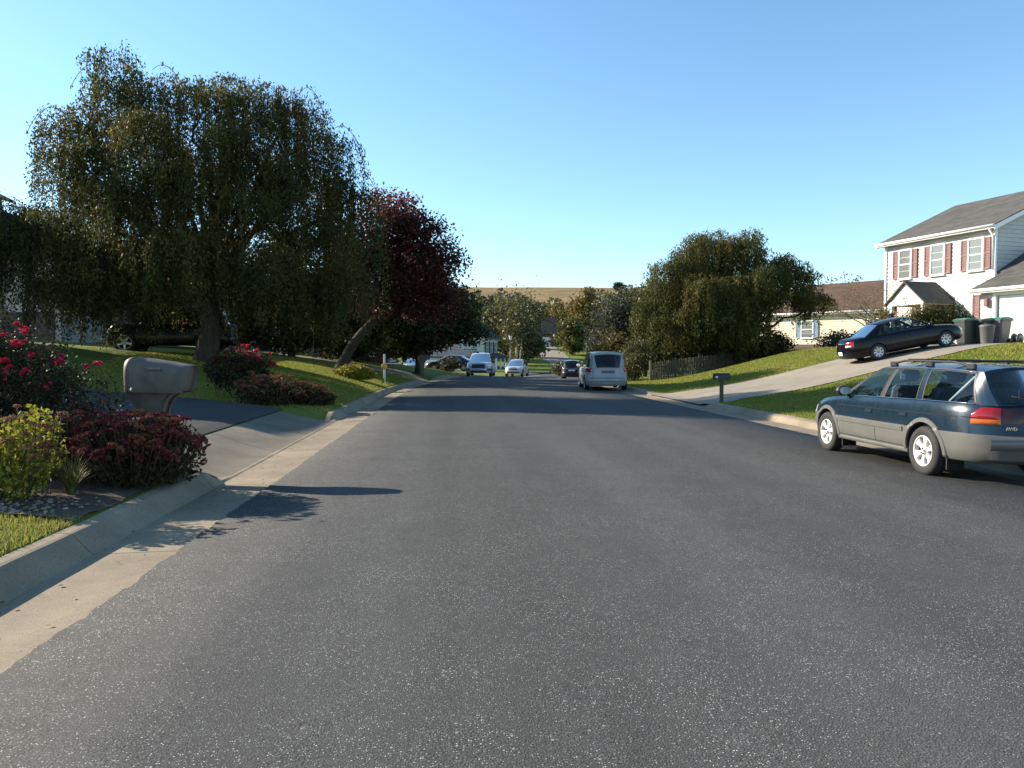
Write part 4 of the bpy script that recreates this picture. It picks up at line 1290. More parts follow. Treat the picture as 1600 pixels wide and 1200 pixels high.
def trunk_mesh(parent, fork, r0, targets, bark, base=(0, 0, 0), bend=(0, 0, 0), rl=None, twigs=3, zsag=0.3):
    b = MB()
    rl = rl or r0 * 0.42
    base, fork = Vector(base), Vector(fork)
    path = ribs(base - Vector((0, 0, 0.3)), fork, bend, 8)
    rad = [r0 * (1.35 if i == 0 else 1.12 if i == 1 else 1.0 - 0.22 * i / 7) for i in range(8)]
    b.tube(path, rad, 12)
    for t in targets:
        t = Vector(t)
        mid = Vector((0, 0, zsag * (t - fork).length * 0.3))
        p = ribs(fork - Vector((0, 0, 0.25)), t, mid, 9)
        jit = [q + Vector((random.uniform(-1, 1), random.uniform(-1, 1), random.uniform(-1, 1))) * 0.06 * (t - fork).length * 0.5 if 0 < i < 8 else q for i, q in enumerate(p)]
        b.tube(jit, [rl * (1 - 0.82 * i / 8) for i in range(9)], 7)
        for k in range(twigs):
            i0 = random.randint(3, 7)
            st = jit[i0]; L = (t - fork).length * random.uniform(0.25, 0.5)
            d = Vector((random.uniform(-1, 1), random.uniform(-1, 1), random.uniform(0.0, 0.9))).normalized()
            b.tube(ribs(st, st + d * L, Vector((0, 0, 0.08 * L)), 5), [rl * 0.3 * (1 - 0.8 * i / 4) for i in range(5)], 5)
    return b.build('trunk', bark, parent)

def weeping_tree(name, label, base, lobes, n_strands, leaf, mat, bark, r0, fork, lean=(0, 0, 0), dens=0.055, group=None):
    root = empty(name, base); tag(root, label, 'tree', group)
    big = lobes; lobes = []
    for l in big:                       # break every bough into drooping sprays
        for q in range(12):
            a_ = RNG.uniform(0, 2 * pi); rr_ = sqrt(RNG.random()) * 0.95
            h_ = sqrt(max(0, 1 - rr_ * rr_)) * RNG.uniform(0.2, 0.85)
            sz = RNG.uniform(0.2, 0.4)
            lobes.append((l[0] + l[3] * rr_ * cos(a_), l[1] + l[3] * 0.85 * rr_ * sin(a_), l[2] + l[4] * h_ - 0.3, l[3] * sz, l[4] * sz, l[5] * RNG.choice([0.25, 0.45, 0.7, 0.95, 1.2])))
    ws = np.array([l[3] * (l[3] * 0.75) + 0.4 for l in lobes]); ws /= ws.sum()
    pts = []; tw = MB()
    for s in range(n_strands):
        l = lobes[RNG.choice(len(lobes), p=ws)]
        cx, cy, cz, rx, rz, Ls = l
        ry = rx * 0.8
        an = RNG.uniform(0, 2 * pi); r = sqrt(RNG.random()) ; k = 1 - 0.22 * RNG.random()
        q = np.array([cx + rx * r * cos(an) * k, cy + ry * r * sin(an) * k, cz + rz * sqrt(max(0, 1 - r * r)) * k])
        Ln = Ls * (0.35 + 0.75 * RNG.random())
        out = np.array([cos(an), sin(an), 0.0]) * (0.15 + 0.3 * r)
        v = out * 0.7 + np.array([0, 0, 0.35 * RNG.random()])
        path = [q.copy()]; step = 0.16; tot = 0
        while tot < Ln:
            v = v * 0.8 + np.array([RNG.normal() * 0.05, RNG.normal() * 0.05, -1.0]) * 0.2
            q = q + v / (np.linalg.norm(v) + 1e-9) * step
            tot += step
            if q[2] < 0.6: break
            path.append(q.copy())
        if len(path) < 3: continue
        pa = np.array(path)
        m = int(len(pa) * step / dens)
        u = RNG.random(m) ** 0.9 * (len(pa) - 1.001); i = u.astype(int); f = (u - i)[:, None]
        pts.append(pa[i] * (1 - f) + pa[i + 1] * f + RNG.normal(size=(m, 3)) * np.array([0.085, 0.085, 0.1]))
        if s % 3 == 0: tw.tube([tuple(p) for p in pa[::3]], 0.007, 3, cap=False)
    extra = []
    tg = [(l[0], l[1], l[2] - 0.2) for l in big[:20]]
    for l in big[:18]:                  # whips that arch out of the outline
        for q in range(4):
            a_ = RNG.uniform(0, 2 * pi); o_ = Vector((cos(a_), sin(a_) * 0.6, 0))
            p0 = Vector((l[0], l[1], l[2] + l[4] * 0.6)) + o_ * l[3] * 0.5
            R_ = RNG.uniform(0.5, 1.1)
            pw = [p0 + o_ * R_ * t_ + Vector((0, 0, R_ * (0.9 * t_ - 1.15 * t_ * t_))) for t_ in np.linspace(0, 1.35, 9)]
            tw.tube(pw, 0.011, 4, cap=False)
            pa = np.array([tuple(q_) for q_ in pw]); ix = RNG.integers(2, 9, 26)
            extra.append(pa[ix] + RNG.normal(size=(26, 3)) * 0.07)
    c = np.concatenate(pts + extra)
    link('crown', quads_mesh('crown', leaf_quads(c, leaf, 0.7, 0.4), mat), root)
    tw.build('twigs', bark, root)
    trunk_mesh(root, fork, r0, tg, bark, bend=lean, twigs=2, zsag=0.12)
    return root

def leafy_tree(name, label, base, lobes, n, leaf, mat, bark, r0, fork, clump=0.35, lean=(0, 0, 0), group=None, top=None, twigs=3, aspect=0.6, cat='tree', per=26, shell=0.62, trunk_r=None, droop=0.0):
    """lobes: (x, y, z, rx, ry, rz) relative to the base"""
    root = empty(name, base); tag(root, label, cat, group)
    ws = np.array([l[3] * l[4] * l[5] for l in lobes]) ** 0.75; ws /= ws.sum()
    nc = max(6, n // per)
    li = RNG.choice(len(lobes), size=nc, p=ws)
    Lb = np.array(lobes)[li]
    d = RNG.normal(size=(nc, 3)); d /= np.linalg.norm(d, axis=1, keepdims=True)
    rad = (shell + (1 - shell) * RNG.random(nc)) * (0.86 + 0.22 * RNG.random(nc))
    deep = RNG.random(nc) < 0.25
    rad = np.where(deep, RNG.random(nc) * 0.7, rad)
    cc = Lb[:, :3] + d * Lb[:, 3:6] * rad[:, None]
    c = np.repeat(cc, per, axis=0) + RNG.normal(size=(nc * per, 3)) * clump * np.array([1, 1, 0.62])
    c = c[c[:, 2] > 0.05]
    Q = leaf_quads(c, leaf, droop, aspect)
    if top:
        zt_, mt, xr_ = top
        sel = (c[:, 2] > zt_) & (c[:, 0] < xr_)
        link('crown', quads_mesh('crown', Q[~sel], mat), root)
        o = link('crown', quads_mesh('crown', Q[sel], mt), root); o['label'] = 'bright red top of the crown'
    else:
        link('crown', quads_mesh('crown', Q, mat), root)
    if bark: trunk_mesh(root, fork, r0, [(l[0], l[1], l[2] + l[5] * 0.3) for l in lobes], bark, bend=lean, twigs=twigs)
    return root

# ---- big weeping cherry on the left lawn
WL = [(-2.5, 0, 9.5, 1.8, 2.1, 4.4), (-0.4, 0.8, 9.6, 1.9, 1.8, 4.4), (1.4, -0.6, 9.2, 1.7, 1.4, 4.2), (3.1, 0.3, 9.3, 1.4, 1.3, 4.4), (4.4, -0.4, 7.9, 1.2, 1.3, 4.6), (5.4, 0.2, 6.3, 1.0, 1.1, 4.8), (-4.1, -0.5, 8.2, 1.3, 1.4, 4.2), (-4.9, 0.6, 6.5, 1.1, 1.0, 3.6), (-6.2, -1, 5.1, 1.2, 1.0, 3.6), (-6.9, 0.3, 4.3, 0.7, 1.0, 2.7), (-4.8, -1.8, 4.5, 1.5, 1.2, 3.1),
      (-3.4, -2.0, 7.1, 1.1, 1.0, 3.8), (-1.9, -2.6, 5.6, 1.2, 1.0, 3.6), (-0.9, -2.2, 8.0, 1.1, 0.9, 4.0), (0.4, -2.8, 6.2, 1.2, 1.1, 3.8), (1.5, -2.3, 7.6, 1.1, 0.9, 4.0), (2.6, -2.5, 5.4, 1.2, 1.0, 3.4), (3.6, -1.8, 6.6, 1.1, 1.0, 3.8), (4.7, -1.4, 4.5, 1.2, 1.1, 3.2), (-2.9, -2.6, 3.7, 1.5, 1.0, 2.4), (0.0, -2.9, 3.9, 1.7, 1.0, 2.4), (2.5, -2.3, 3.4, 1.5, 1.0, 2.4), (4.9, -0.5, 3.1, 1.2, 1.0, 2.4), (-1.6, 2.3, 7.5, 1.8, 1.4, 4.8), (2.0, 2.3, 7.3, 2.0, 1.4, 4.8), (-4.4, 2.2, 5.4, 1.5, 1.2, 3.9)]
wx, wy = -9.5, 29.8
weeping_tree('weeping_tree', 'huge weeping tree with dark hanging foliage on the left lawn', (wx, wy, tz(wx, wy)), WL + [(-5.2, 0.5, 2.7, 1.6, 0.9, 2.6), (-3.2, -1.0, 2.5, 1.6, 0.8, 2.6), (-1.6, -1.4, 2.6, 1.2, 0.8, 2.4), (1.5, 0.8, 2.9, 1.7, 0.9, 2.2), (3.6, 0.6, 2.7, 1.5, 0.9, 2.1), (-1.6, 1.5, 3.2, 1.6, 1.0, 2.0)], 4700, 0.125, M['leaf_weep'], M['bark'], 0.42, (0.2, 0, 2.3), (0.15, 0, 0), 0.038)
# ---- weeping cherry behind the picket fence
WR = [(-1.6, 0, 6.9, 2.2, 2.0, 5.0), (0.4, 0.8, 7.2, 2.0, 1.8, 5.0), (-3.5, 0, 5.7, 1.8, 1.8, 4.5), (-4.7, -0.5, 3.7, 1.4, 1.4, 3.5), (2.2, 0, 5.8, 1.6, 1.6, 2.6), (3.7, 0.5, 5.5, 1.4, 1.4, 2.1), (5.1, 0.3, 4.0, 1.1, 1.1, 1.2), (-2.4, -2.3, 4.6, 1.6, 1.2, 3.9), (-0.9, -2.6, 3.6, 1.5, 1.2, 3.0), (0.6, -2.3, 5.0, 1.5, 1.2, 3.4), (2.4, -2.0, 4.2, 1.5, 1.3, 1.9), (-3.9, -2, 2.6, 1.6, 1.2, 2.5), (-1.2, -2.6, 2.2, 2.2, 1.2, 1.9), (-1.2, 3, 5.1, 2.2, 1.6, 4.7), (1.4, 3, 5.1, 2.0, 1.6, 3.2)]
rwx, rwy = 17.1, 46.2
weeping_tree('weeping_tree', 'broad weeping tree behind the picket fence on the right', (rwx, rwy, tz(rwx, rwy) - 0.2), [(a, b_, c_ + 0.5, d_, e_, f_) for a, b_, c_, d_, e_, f_ in WR], 3400, 0.16, M['leaf_weep2'], M['bark'], 0.32, (0.1, 0, 2.0), (0, 0, 0), 0.05)
# ---- red maple leaning towards the street
mx_, my_ = -5.8, 38.4
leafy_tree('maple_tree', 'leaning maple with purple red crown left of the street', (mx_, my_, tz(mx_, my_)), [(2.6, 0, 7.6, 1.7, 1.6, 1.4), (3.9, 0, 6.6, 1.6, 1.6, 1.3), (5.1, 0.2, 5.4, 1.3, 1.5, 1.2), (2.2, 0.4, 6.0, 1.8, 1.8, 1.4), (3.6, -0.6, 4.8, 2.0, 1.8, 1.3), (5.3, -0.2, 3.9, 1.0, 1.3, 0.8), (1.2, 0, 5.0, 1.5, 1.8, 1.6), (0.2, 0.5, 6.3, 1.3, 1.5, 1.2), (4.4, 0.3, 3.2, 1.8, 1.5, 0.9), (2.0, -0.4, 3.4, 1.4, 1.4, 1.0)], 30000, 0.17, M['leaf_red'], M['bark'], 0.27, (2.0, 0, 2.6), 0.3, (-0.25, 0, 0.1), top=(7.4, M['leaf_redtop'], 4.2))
# ---- dark oak under and behind the maple
ox, oy = -2.4, 50.5
leafy_tree('oak_tree', 'dark dense green tree close behind the red maple', (ox, oy, tz(ox, oy)), [(0, 0, 5.0, 2.8, 2.2, 1.8), (2.2, 0, 4.2, 2.0, 1.8, 1.5), (-1.8, 0.5, 4.4, 2.0, 1.8, 1.5), (1.0, -0.6, 2.9, 2.6, 1.8, 1.1), (3.4, 0, 2.6, 1.1, 1.2, 0.8), (-1.4, -0.6, 2.8, 2.0, 1.5, 1.0), (0.3, 0.4, 6.2, 1.8, 1.5, 1.2), (-0.4, 0.3, 1.7, 2.2, 1.3, 0.7)], 34000, 0.22, M['leaf_dark'], M['bark'], 0.26, (0, 0, 1.9), 0.33)
for lb, x, y, h_, w_ in (('added tall evergreen darkening the gap behind the weeping tree trunk', -9.3, 44.5, 7.2, 5.5), ('added evergreen darkening the view left of the beige house front', -13.2, 43.5, 6.6, 5.5), ('added evergreen darkening the gap between the weeping tree and the maple', -6.6, 47.5, 6.8, 4.8), ('added evergreen darkening the background of the black SUV bonnet', -16.6, 46.5, 7.0, 5.5)):  # added trees: block sky so the background under the weeping crown is dark
    z_ = tz(x, y)
    leafy_tree('added_evergreen', lb, (x, y, z_), [(0, 0, h_ * 0.22, w_ * 0.5, w_ * 0.35, h_ * 0.2), (w_ * 0.1, 0, h_ * 0.45, w_ * 0.48, w_ * 0.35, h_ * 0.2), (-w_ * 0.08, 0, h_ * 0.68, w_ * 0.4, w_ * 0.3, h_ * 0.18), (0, 0, h_ * 0.88, w_ * 0.25, w_ * 0.22, h_ * 0.14)], 15000, 0.24, M['leaf_dark'], M['bark'], 0.2, (0, 0, h_ * 0.3), 0.32)
# ---- trees and shrubs between the van and the weeping tree on the right
def T(name, label, x, y, lobes, n, leaf, mat, r0=0.15, fork=(0, 0, 1.6), bark=None, **kw):
    z = tz(x, y)
    return leafy_tree(name, label, (x, y, z), lobes, n, leaf, mat, bark or M['bark'], r0, fork, **kw)
T('pear_tree', 'grey green pear tree above the parked minivan', 10.5, 50.5, [(0, 0, 3.6, 1.7, 1.6, 1.5), (0.8, 0, 4.7, 1.5, 1.4, 1.2), (-0.5, -0.3, 2.3, 1.5, 1.5, 1.1), (1.2, -0.3, 3.0, 1.4, 1.4, 1.2)], 12000, 0.19, M['leaf_grey'], clump=0.28)
T('green_tree', 'green and yellow tree between the pear tree and the weeping tree', 13.0, 49.0, [(0, 0, 4.8, 1.6, 1.5, 1.5), (-0.5, -0.3, 3.2, 1.5, 1.5, 1.4), (0.8, 0, 3.0, 1.5, 1.4, 1.4), (0.2, 0, 1.6, 1.6, 1.5, 1.0)], 12000, 0.19, M['leaf_green'], clump=0.28)
T('shrub', 'tall leafy shrub at the end of the picket fence', 10.15, 43.0, [(0, 0, 1.0, 0.75, 0.8, 0.8), (0.2, 0.3, 1.9, 0.6, 0.7, 0.6), (-0.3, 0.2, 0.55, 0.7, 0.7, 0.5)], 3600, 0.14, M['leaf_olive'], 0.05, (0, 0, 0.4), clump=0.18, cat='shrub')
T('shrub', 'yellow leaved shrub rising behind the minivan roof', 9.4, 46.5, [(0, 0, 1.5, 1.1, 1.0, 0.9), (0.4, 0.2, 2.3, 0.8, 0.8, 0.7)], 3600, 0.16, M['leaf_yellow'], 0.05, (0, 0, 0.5), clump=0.22, cat='shrub')
T('shrub', 'dark shrub mass behind the pickets', 14.0, 44.6, [(-1.4, 0, 1.0, 1.5, 0.8, 1.0), (1.0, 0.2, 1.2, 1.8, 0.8, 1.1), (3.2, 0, 1.3, 1.6, 0.9, 1.2)], 9000, 0.16, M['leaf_dark'], 0.06, (0, 0, 0.5), clump=0.24, cat='shrub')
T('shrub', 'evergreen shrub hiding the foot of the right weeping tree', 19.3, 45.0, [(-0.4, 0, 1.0, 1.5, 0.9, 1.1)], 5000, 0.15, M['leaf_dark'], 0.06, (0, 0, 0.5), clump=0.22, cat='shrub')
T('shrub', 'loose bush below the tail of the black saloon', 21.6, 42.2, [(0, 0, 0.6, 1.0, 0.8, 0.6), (1.1, 0.2, 0.5, 0.7, 0.7, 0.5)], 2200, 0.15, M['leaf_grey'], 0.05, (0, 0, 0.35), clump=0.25, cat='shrub')
T('shrub', 'golden shrub at the corner of the cream house', 22.2, 38.9, [(0, 0, 0.9, 0.6, 0.6, 0.6), (0.2, 0, 1.6, 0.5, 0.5, 0.5)], 1500, 0.12, M['leaf_yellow'], 0.04, (0, 0, 0.4), clump=0.18, cat='shrub')
# clipped evergreen in front of the porch
T('clipped_bush', 'rounded clipped evergreen bush in front of the white porch', 22.0, 33.6, [(0, 0, 0.95, 0.95, 0.9, 0.85), (0.4, -0.3, 1.3, 0.7, 0.7, 0.55), (-0.4, 0.3, 1.35, 0.7, 0.7, 0.55)], 9000, 0.09, M['leaf_dark'], 0.06, (0, 0, 0.4), clump=0.12, cat='bush', shell=0.85)
# bare spreading tree before the white house
def bare_tree(x, y):
    root = empty('bare_tree', (x, y, tz(x, y))); tag(root, 'nearly bare spreading small tree before the white house', 'tree')
    b = MB(); tips = []
    def grow(p, d, L, r, lev):
        q = p + d * L
        b.tube(ribs(p, q, Vector((random.uniform(-.06, .06), random.uniform(-.06, .06), 0.04)) * L, 5), [r * (1 - 0.4 * i / 4) for i in range(5)], 5 if lev > 1 else 7, cap=False)
        if lev >= 6: tips.append(q); return
        for k in range(3 if lev < 3 else 2):
            nd = (d + Vector((random.uniform(-1, 1), random.uniform(-1, 1), random.uniform(-0.35, 0.35))) * 0.75).normalized()
            nd.z = min(max(nd.z, 0.0), 0.5)
            grow(q, nd.normalized(), L * random.uniform(0.62, 0.85), r * 0.58, lev + 1)
            if lev >= 3: tips.append(q)
    for k in range(5):
        a = 2 * pi * k / 5 + 0.3
        grow(Vector((0.06 * cos(a), 0.06 * sin(a), -0.1)), Vector((cos(a) * 0.55, sin(a) * 0.55, 1)).normalized(), random.uniform(0.95, 1.2), 0.05, 1)
    b.build('trunk', M['bark_grey'], root)
    t = np.array([tuple(q) for q in tips]); t = t[RNG.integers(0, len(t), 3600)] + RNG.normal(size=(3600, 3)) * 0.12
    link('crown', quads_mesh('crown', leaf_quads(t, 0.06, 0.2, 0.5), M['leaf_yellow']), root)
bare_tree(20.3, 35.4)

# ---- far trees
def far_tree(label, x, y, h, w, mat, n=5200, leaf=0.6, name='far_tree', zb=None, conic=False, bark=None, skirt=0.2):
    z = tz(x, y) if zb is None else zb
    lobes = []
    k = 6
    for i in range(k):
        f = i / (k - 1)
        r = w * (0.5 * (1 - f) + 0.06 if conic else 0.5 * sqrt(max(0.08, 1 - (1.7 * f - 0.75) ** 2)))
        for q in range(2 if not conic else 1):
            a = random.uniform(0, 2 * pi)
            off = 0 if conic else r * 0.55
            lobes.append((cos(a) * off, sin(a) * off * 0.7, h * (skirt + (0.98 - skirt) * f) - (0 if conic else 0.1 * h * f), r * (1 if conic else 0.75), r * (1 if conic else 0.75), h * 0.11))
    return leafy_tree(name, label, (x, y, z), lobes, n, leaf, mat, bark or M['bark'], max(0.12, h * 0.022), (0, 0, h * 0.35), clump=leaf * 1.1, group='trees beyond the crest', per=16, twigs=1)
FT = [
 ('broad olive tree above the slate roofed house', 8.6, 132, 11.2, 9, M['leaf_olive']),
 ('tall grey green tree right of the white birch', 12.2, 142, 11.6, 7.0, M['leaf_olive']),
 ('green tree rising behind the street lamp', 10.6, 121, 7.6, 6, M['leaf_green']),
 ('dark blue green tree left of the far garages', 13.0, 172, 11.5, 8, M['needle']),
 ('golden tree above the far garage roof', 28.0, 215, 12.5, 13, M['leaf_yellow']),
 ('tall autumn tree with reddish tips right of the far garages', 27.5, 160, 13.8, 8, M['leaf_yellow']),
 ('second tall green tree right of the far garages', 34.0, 165, 12.5, 10, M['leaf_green']),
 ('pale green rounded tree beside the far driveway', 23.0, 150, 7.6, 5.5, M['leaf_green']),
 ('olive tree at the right end of the far tree row', 41.5, 150, 12, 11, M['leaf_olive']),
 ('leafy tree directly behind the slate roofed house', -1.0, 140, 10, 12, M['leaf_dark']),
 ('dark tree closing the gap behind the red maple', -8.0, 120, 9, 12, M['leaf_dark']),
 ('hazy tree on the lower hill left of centre', 20.0, 250, 11, 15, M['leaf_olive']),
 ('hazy tree on the lower hill right of centre', 38.0, 262, 10, 18, M['leaf_yellow']),
 ('green tree behind the pear tree on the right', 19.5, 78, 9, 7, M['leaf_green']),
 ('olive tree behind the right weeping tree', 26.5, 82, 7.5, 8, M['leaf_olive']),
]
for lb, x, y, h, w, mt in FT: far_tree(lb, x, y, h, w, mt, leaf=0.42 + y * 0.0012)
far_tree('small dark round conifer on the field edge, left one', 14.5, 300, 16, 10, M['needle'], 2600, 0.9, 'conifer')
far_tree('small dark round conifer on the field edge, right one', 27.0, 305, 15, 9, M['needle'], 2600, 0.9, 'conifer')
far_tree('single tree on the hill top skyline', 101.0, 470, 3.6, 3.6, M['needle'], 1800, 1.0, 'far_tree')
for i, (x, h) in enumerate(((54.5, 13.4), (56.3, 12.6), (58.2, 13.8), (60.2, 12.8))):
    far_tree(['leftmost dark conifer over the cream house roof', 'second dark conifer over the cream house roof', 'third dark conifer over the cream house roof', 'fourth dark conifer over the cream house roof'][i], x, 112, h, 3.6, M['needle'], 2600, 0.4, 'conifer', conic=True)
# white birch beside the slate roofed house
bi = empty('birch_tree', (9.3, 118, tz(9.3, 118))); tag(bi, 'slender white birch trunk among the far trees', 'tree')
b = MB(); b.tube([(0, 0, -0.3), (0.1, 0, 3), (-0.1, 0, 6), (0.1, 0, 9.0)], [0.17, 0.15, 0.12, 0.07], 8); b.tube([(0.5, 0, -0.3), (0.75, 0, 2.6), (1.0, 0, 5)], [0.12, 0.1, 0.06], 8); b.build('trunk', M['bark_white'], bi)
c = RNG.normal(size=(2600, 3)) * np.array([1.6, 1.2, 2.2]) + np.array([0.2, -0.6, 6.6])
link('crown', quads_mesh('crown', leaf_quads(c, 0.45, 0.3, 0.5), M['leaf_olive']), bi)
# hedge row along the foot of the hill: reads as one mass
c = np.stack([RNG.uniform(-110, 190, 30000), RNG.uniform(262, 292, 30000), np.zeros(30000)], -1)
c[:, 2] = terr(c[:, 0], c[:, 1]) + RNG.random(30000) ** 0.8 * (14.5 + 2.2 * np.sin(c[:, 0] * 0.13) + 2 * np.sin(c[:, 0] * 0.41) + 1.5 * np.sin(c[:, 0] * 0.9))
tag(link('distant_wood', quads_mesh('distant_wood', leaf_quads(c, 1.9, 0, 0.7), M['leaf_olive'])), 'distant band of woodland below the dry field', 'woodland', kind='stuff')

# ------------------------------------------------------------------ flower beds
def ellipsoid_pts(n, c, r, shell=0.55):
    d = RNG.normal(size=(n, 3)); d /= np.linalg.norm(d, axis=1, keepdims=True)
    rad = (shell + (1 - shell) * RNG.random(n) ** 0.7)[:, None]
    return np.array(c) + d * np.array(r) * rad

def petal_mesh(name, mat, n=18, r=0.05, cup=0.6):
    Q = []
    for k in range(n):
        a = k * 2.4; ring = k / n
        R0 = r * (0.25 + 0.75 * ring); h = r * (0.9 - 0.75 * ring)
        d = np.array([cos(a), sin(a), 0]); t = np.array([-sin(a), cos(a), 0]); up = np.array([0, 0, 1.0])
        base = d * R0 * 0.35 + up * h * 0.2
        tip = d * R0 + up * (h + r * 0.25 * cup)
        w = r * (0.35 + 0.3 * ring)
        Q.append([base - t * w * 0.4, base + t * w * 0.4, tip + t * w, tip - t * w])
    return quads_mesh(name, np.array(Q), mat)
ROSE = petal_mesh('bloom', M['rose_bloom'])

def head_mesh(name, mat, r=0.05, n=70):
    """flat-topped sedum head: a dome of tiny florets on short stalks"""
    a = RNG.uniform(0, 2 * pi, n); rr_ = r * np.sqrt(RNG.random(n))
    c = np.stack([rr_ * np.cos(a), rr_ * np.sin(a), r * 0.35 * (1 - (rr_ / r) ** 2) + RNG.normal(size=n) * r * 0.05], -1)
    Q = leaf_quads(c, r * 0.42, 0, 0.8)
    return quads_mesh(name, Q, mat)
HEADS = {k: [head_mesh('flower_head', M[k], 0.05) for _ in range(3)] for k in ('sedum_head', 'sedum_head_red', 'sedum_head_orange')}

def rose_bush(label, base, lobes, n, blooms, leaf=0.055, bs=(0.8, 1.3)):
    root = empty('rose_bush', base); tag(root, label, 'rose bush')
    pts = [ellipsoid_pts(int(n * w), c, r, 0.35) for c, r, w in lobes]
    c = np.concatenate(pts); c = c[c[:, 2] > 0.04]
    # clumpy: pull towards random clump centres
    cc = c[RNG.integers(0, len(c), len(c) // 14)]
    idx = RNG.integers(0, len(cc), len(c))
    c = cc[idx] + RNG.normal(size=(len(c), 3)) * 0.055
    link('foliage', quads_mesh('foliage', leaf_quads(c, leaf, 0.1, 0.62), M['leaf_rose']), root)
    b = MB()
    for k in range(26):
        t = Vector(cc[RNG.integers(0, len(cc))]); b.tube(ribs((random.uniform(-.25, .25) + t.x * 0.4, random.uniform(-.2, .2) + t.y * 0.4, -0.05), t, (0, 0, 0.1), 6), [0.011 - 0.0013 * i for i in range(6)], 5)
    b.build('stems', M['stem'], root)
    for (x, y, z, s) in blooms:
        for q in range(3):
            link('bloom', ROSE, root, (x + random.uniform(-.035, .035) * s, y + random.uniform(-.03, .03) * s, z + random.uniform(-.03, .03) * s), (random.uniform(-.7, .7), random.uniform(-.7, .7), random.uniform(0, 6)), (s * random.uniform(*bs) * 0.6,) * 3)
    return root

def sedum(label, base, lobes, n, mat_leaf, heads, nheads, leaf=0.06, hs=1.0, stalk=True):
    root = empty('sedum_plant', base); tag(root, label, 'garden plant')
    c = np.concatenate([ellipsoid_pts(int(n * w), ce, r, 0.3) for ce, r, w in lobes]); c = c[c[:, 2] > 0.01]
    link('foliage', quads_mesh('foliage', leaf_quads(c, leaf, -0.1, 0.6), mat_leaf), root)
    b = MB()
    for k in range(nheads):
        ce, r, w = lobes[RNG.choice(len(lobes), p=[l[2] for l in lobes])]
        d = RNG.normal(size=3); d[2] = abs(d[2]) * 1.1 + 0.15; d[1] -= 0.35; d /= np.linalg.norm(d)
        p = np.array(ce) + d * np.array(r) * RNG.uniform(0.93, 1.08)
        key = heads[RNG.integers(0, len(heads))]
        s = hs * RNG.uniform(0.7, 1.35)
        link('flower_head', HEADS[key][k % 3], root, tuple(p), (d[1] * -0.7, d[0] * 0.7, RNG.uniform(0, 6)), (s, s, s))
        if stalk: b.tube(ribs((ce[0] + (p[0] - ce[0]) * 0.5, ce[1] + (p[1] - ce[1]) * 0.5, 0.0), tuple(p), (0, 0, 0.0), 4), 0.006, 4, cap=False)
    b.build('stems', M['stem'], root)
    return root

# main rose bush by the near driveway corner
bx0, by0 = -5.45, 9.3
zb = tz(bx0, by0)
bl = []
for px, pz, dy, s in [(-0.66, 1.2, -0.4, 1.0), (0.3, 1.72, 0.0, 1.25), (0.42, 1.62, -0.2, 1.2), (0.58, 1.58, 0.0, 1.2), (0.66, 1.5, -0.1, 1.4), (0.66, 1.4, -0.15, 1.3), (0.05, 1.58, -0.3, 1.1), (0.58, 1.18, -0.3, 1.15), (0.62, 1.1, -0.35, 1.2), (0.74, 1.08, -0.2, 1.0), (0.92, 1.2, 0.1, 1.0), (1.0, 1.17, 0.0, 1.0), (0.98, 1.24, 0.1, 0.9), (0.96, 0.92, -0.2, 1.0), (1.2, 1.13, 0.2, 0.9), (1.33, 1.18, 0.2, 1.0), (-0.12, 1.24, -0.5, 1.15), (0.08, 1.08, -0.55, 1.1), (-0.2, 1.02, -0.55, 1.3), (0.0, 0.95, -0.55, 1.05), (-0.35, 1.24, -0.5, 0.7), (-0.5, 1.1, -0.5, 0.8), (-1.0, 1.5, -0.3, 1.0), (-1.2, 1.2, -0.5, 1.0)]:
    bl.append((px, dy - 0.28, pz, s * 1.05))
for q in range(26): bl.append((random.uniform(-1.5, 1.0), random.uniform(-0.7, -0.4), random.uniform(0.75, 1.75), random.uniform(0.5, 0.9)))
rose_bush('large rose bush with crimson blooms in the near left bed', (bx0, by0, zb), [((-0.4, 0, 0.95), (0.95, 0.6, 0.85), 0.4), ((0.35, 0, 0.9), (0.75, 0.55, 0.72), 0.3), ((-1.3, 0, 0.9), (0.8, 0.6, 0.8), 0.15), ((0.9, 0.0, 0.72), (0.65, 0.45, 0.45), 0.1), ((-0.2, 0.1, 1.6), (0.5, 0.4, 0.3), 0.05)], 26000, bl, 0.045)
# second rose bush across the driveway
sx2, sy2 = -6.05, 22.2
bl = [(random.gauss(0.05, 0.5), random.uniform(-0.5, 0.1), 0, random.uniform(0.9, 1.35)) for _ in range(30)]
bl = [(x, y, 1.0 + 0.45 * sqrt(max(0, 1 - (x / 1.05) ** 2)) + random.uniform(-0.35, 0.06), s) for x, y, z, s in bl if abs(x) < 1.0]
rose_bush('rounded rose bush full of red blooms across the driveway', (sx2, sy2, tz(sx2, sy2)), [((0, 0, 0.8), (0.95, 0.7, 0.66), 0.6), ((0.35, 0, 1.0), (0.6, 0.5, 0.45), 0.2), ((-0.4, 0, 0.85), (0.6, 0.5, 0.5), 0.2)], 7000, bl, 0.075, (1.1, 1.5))
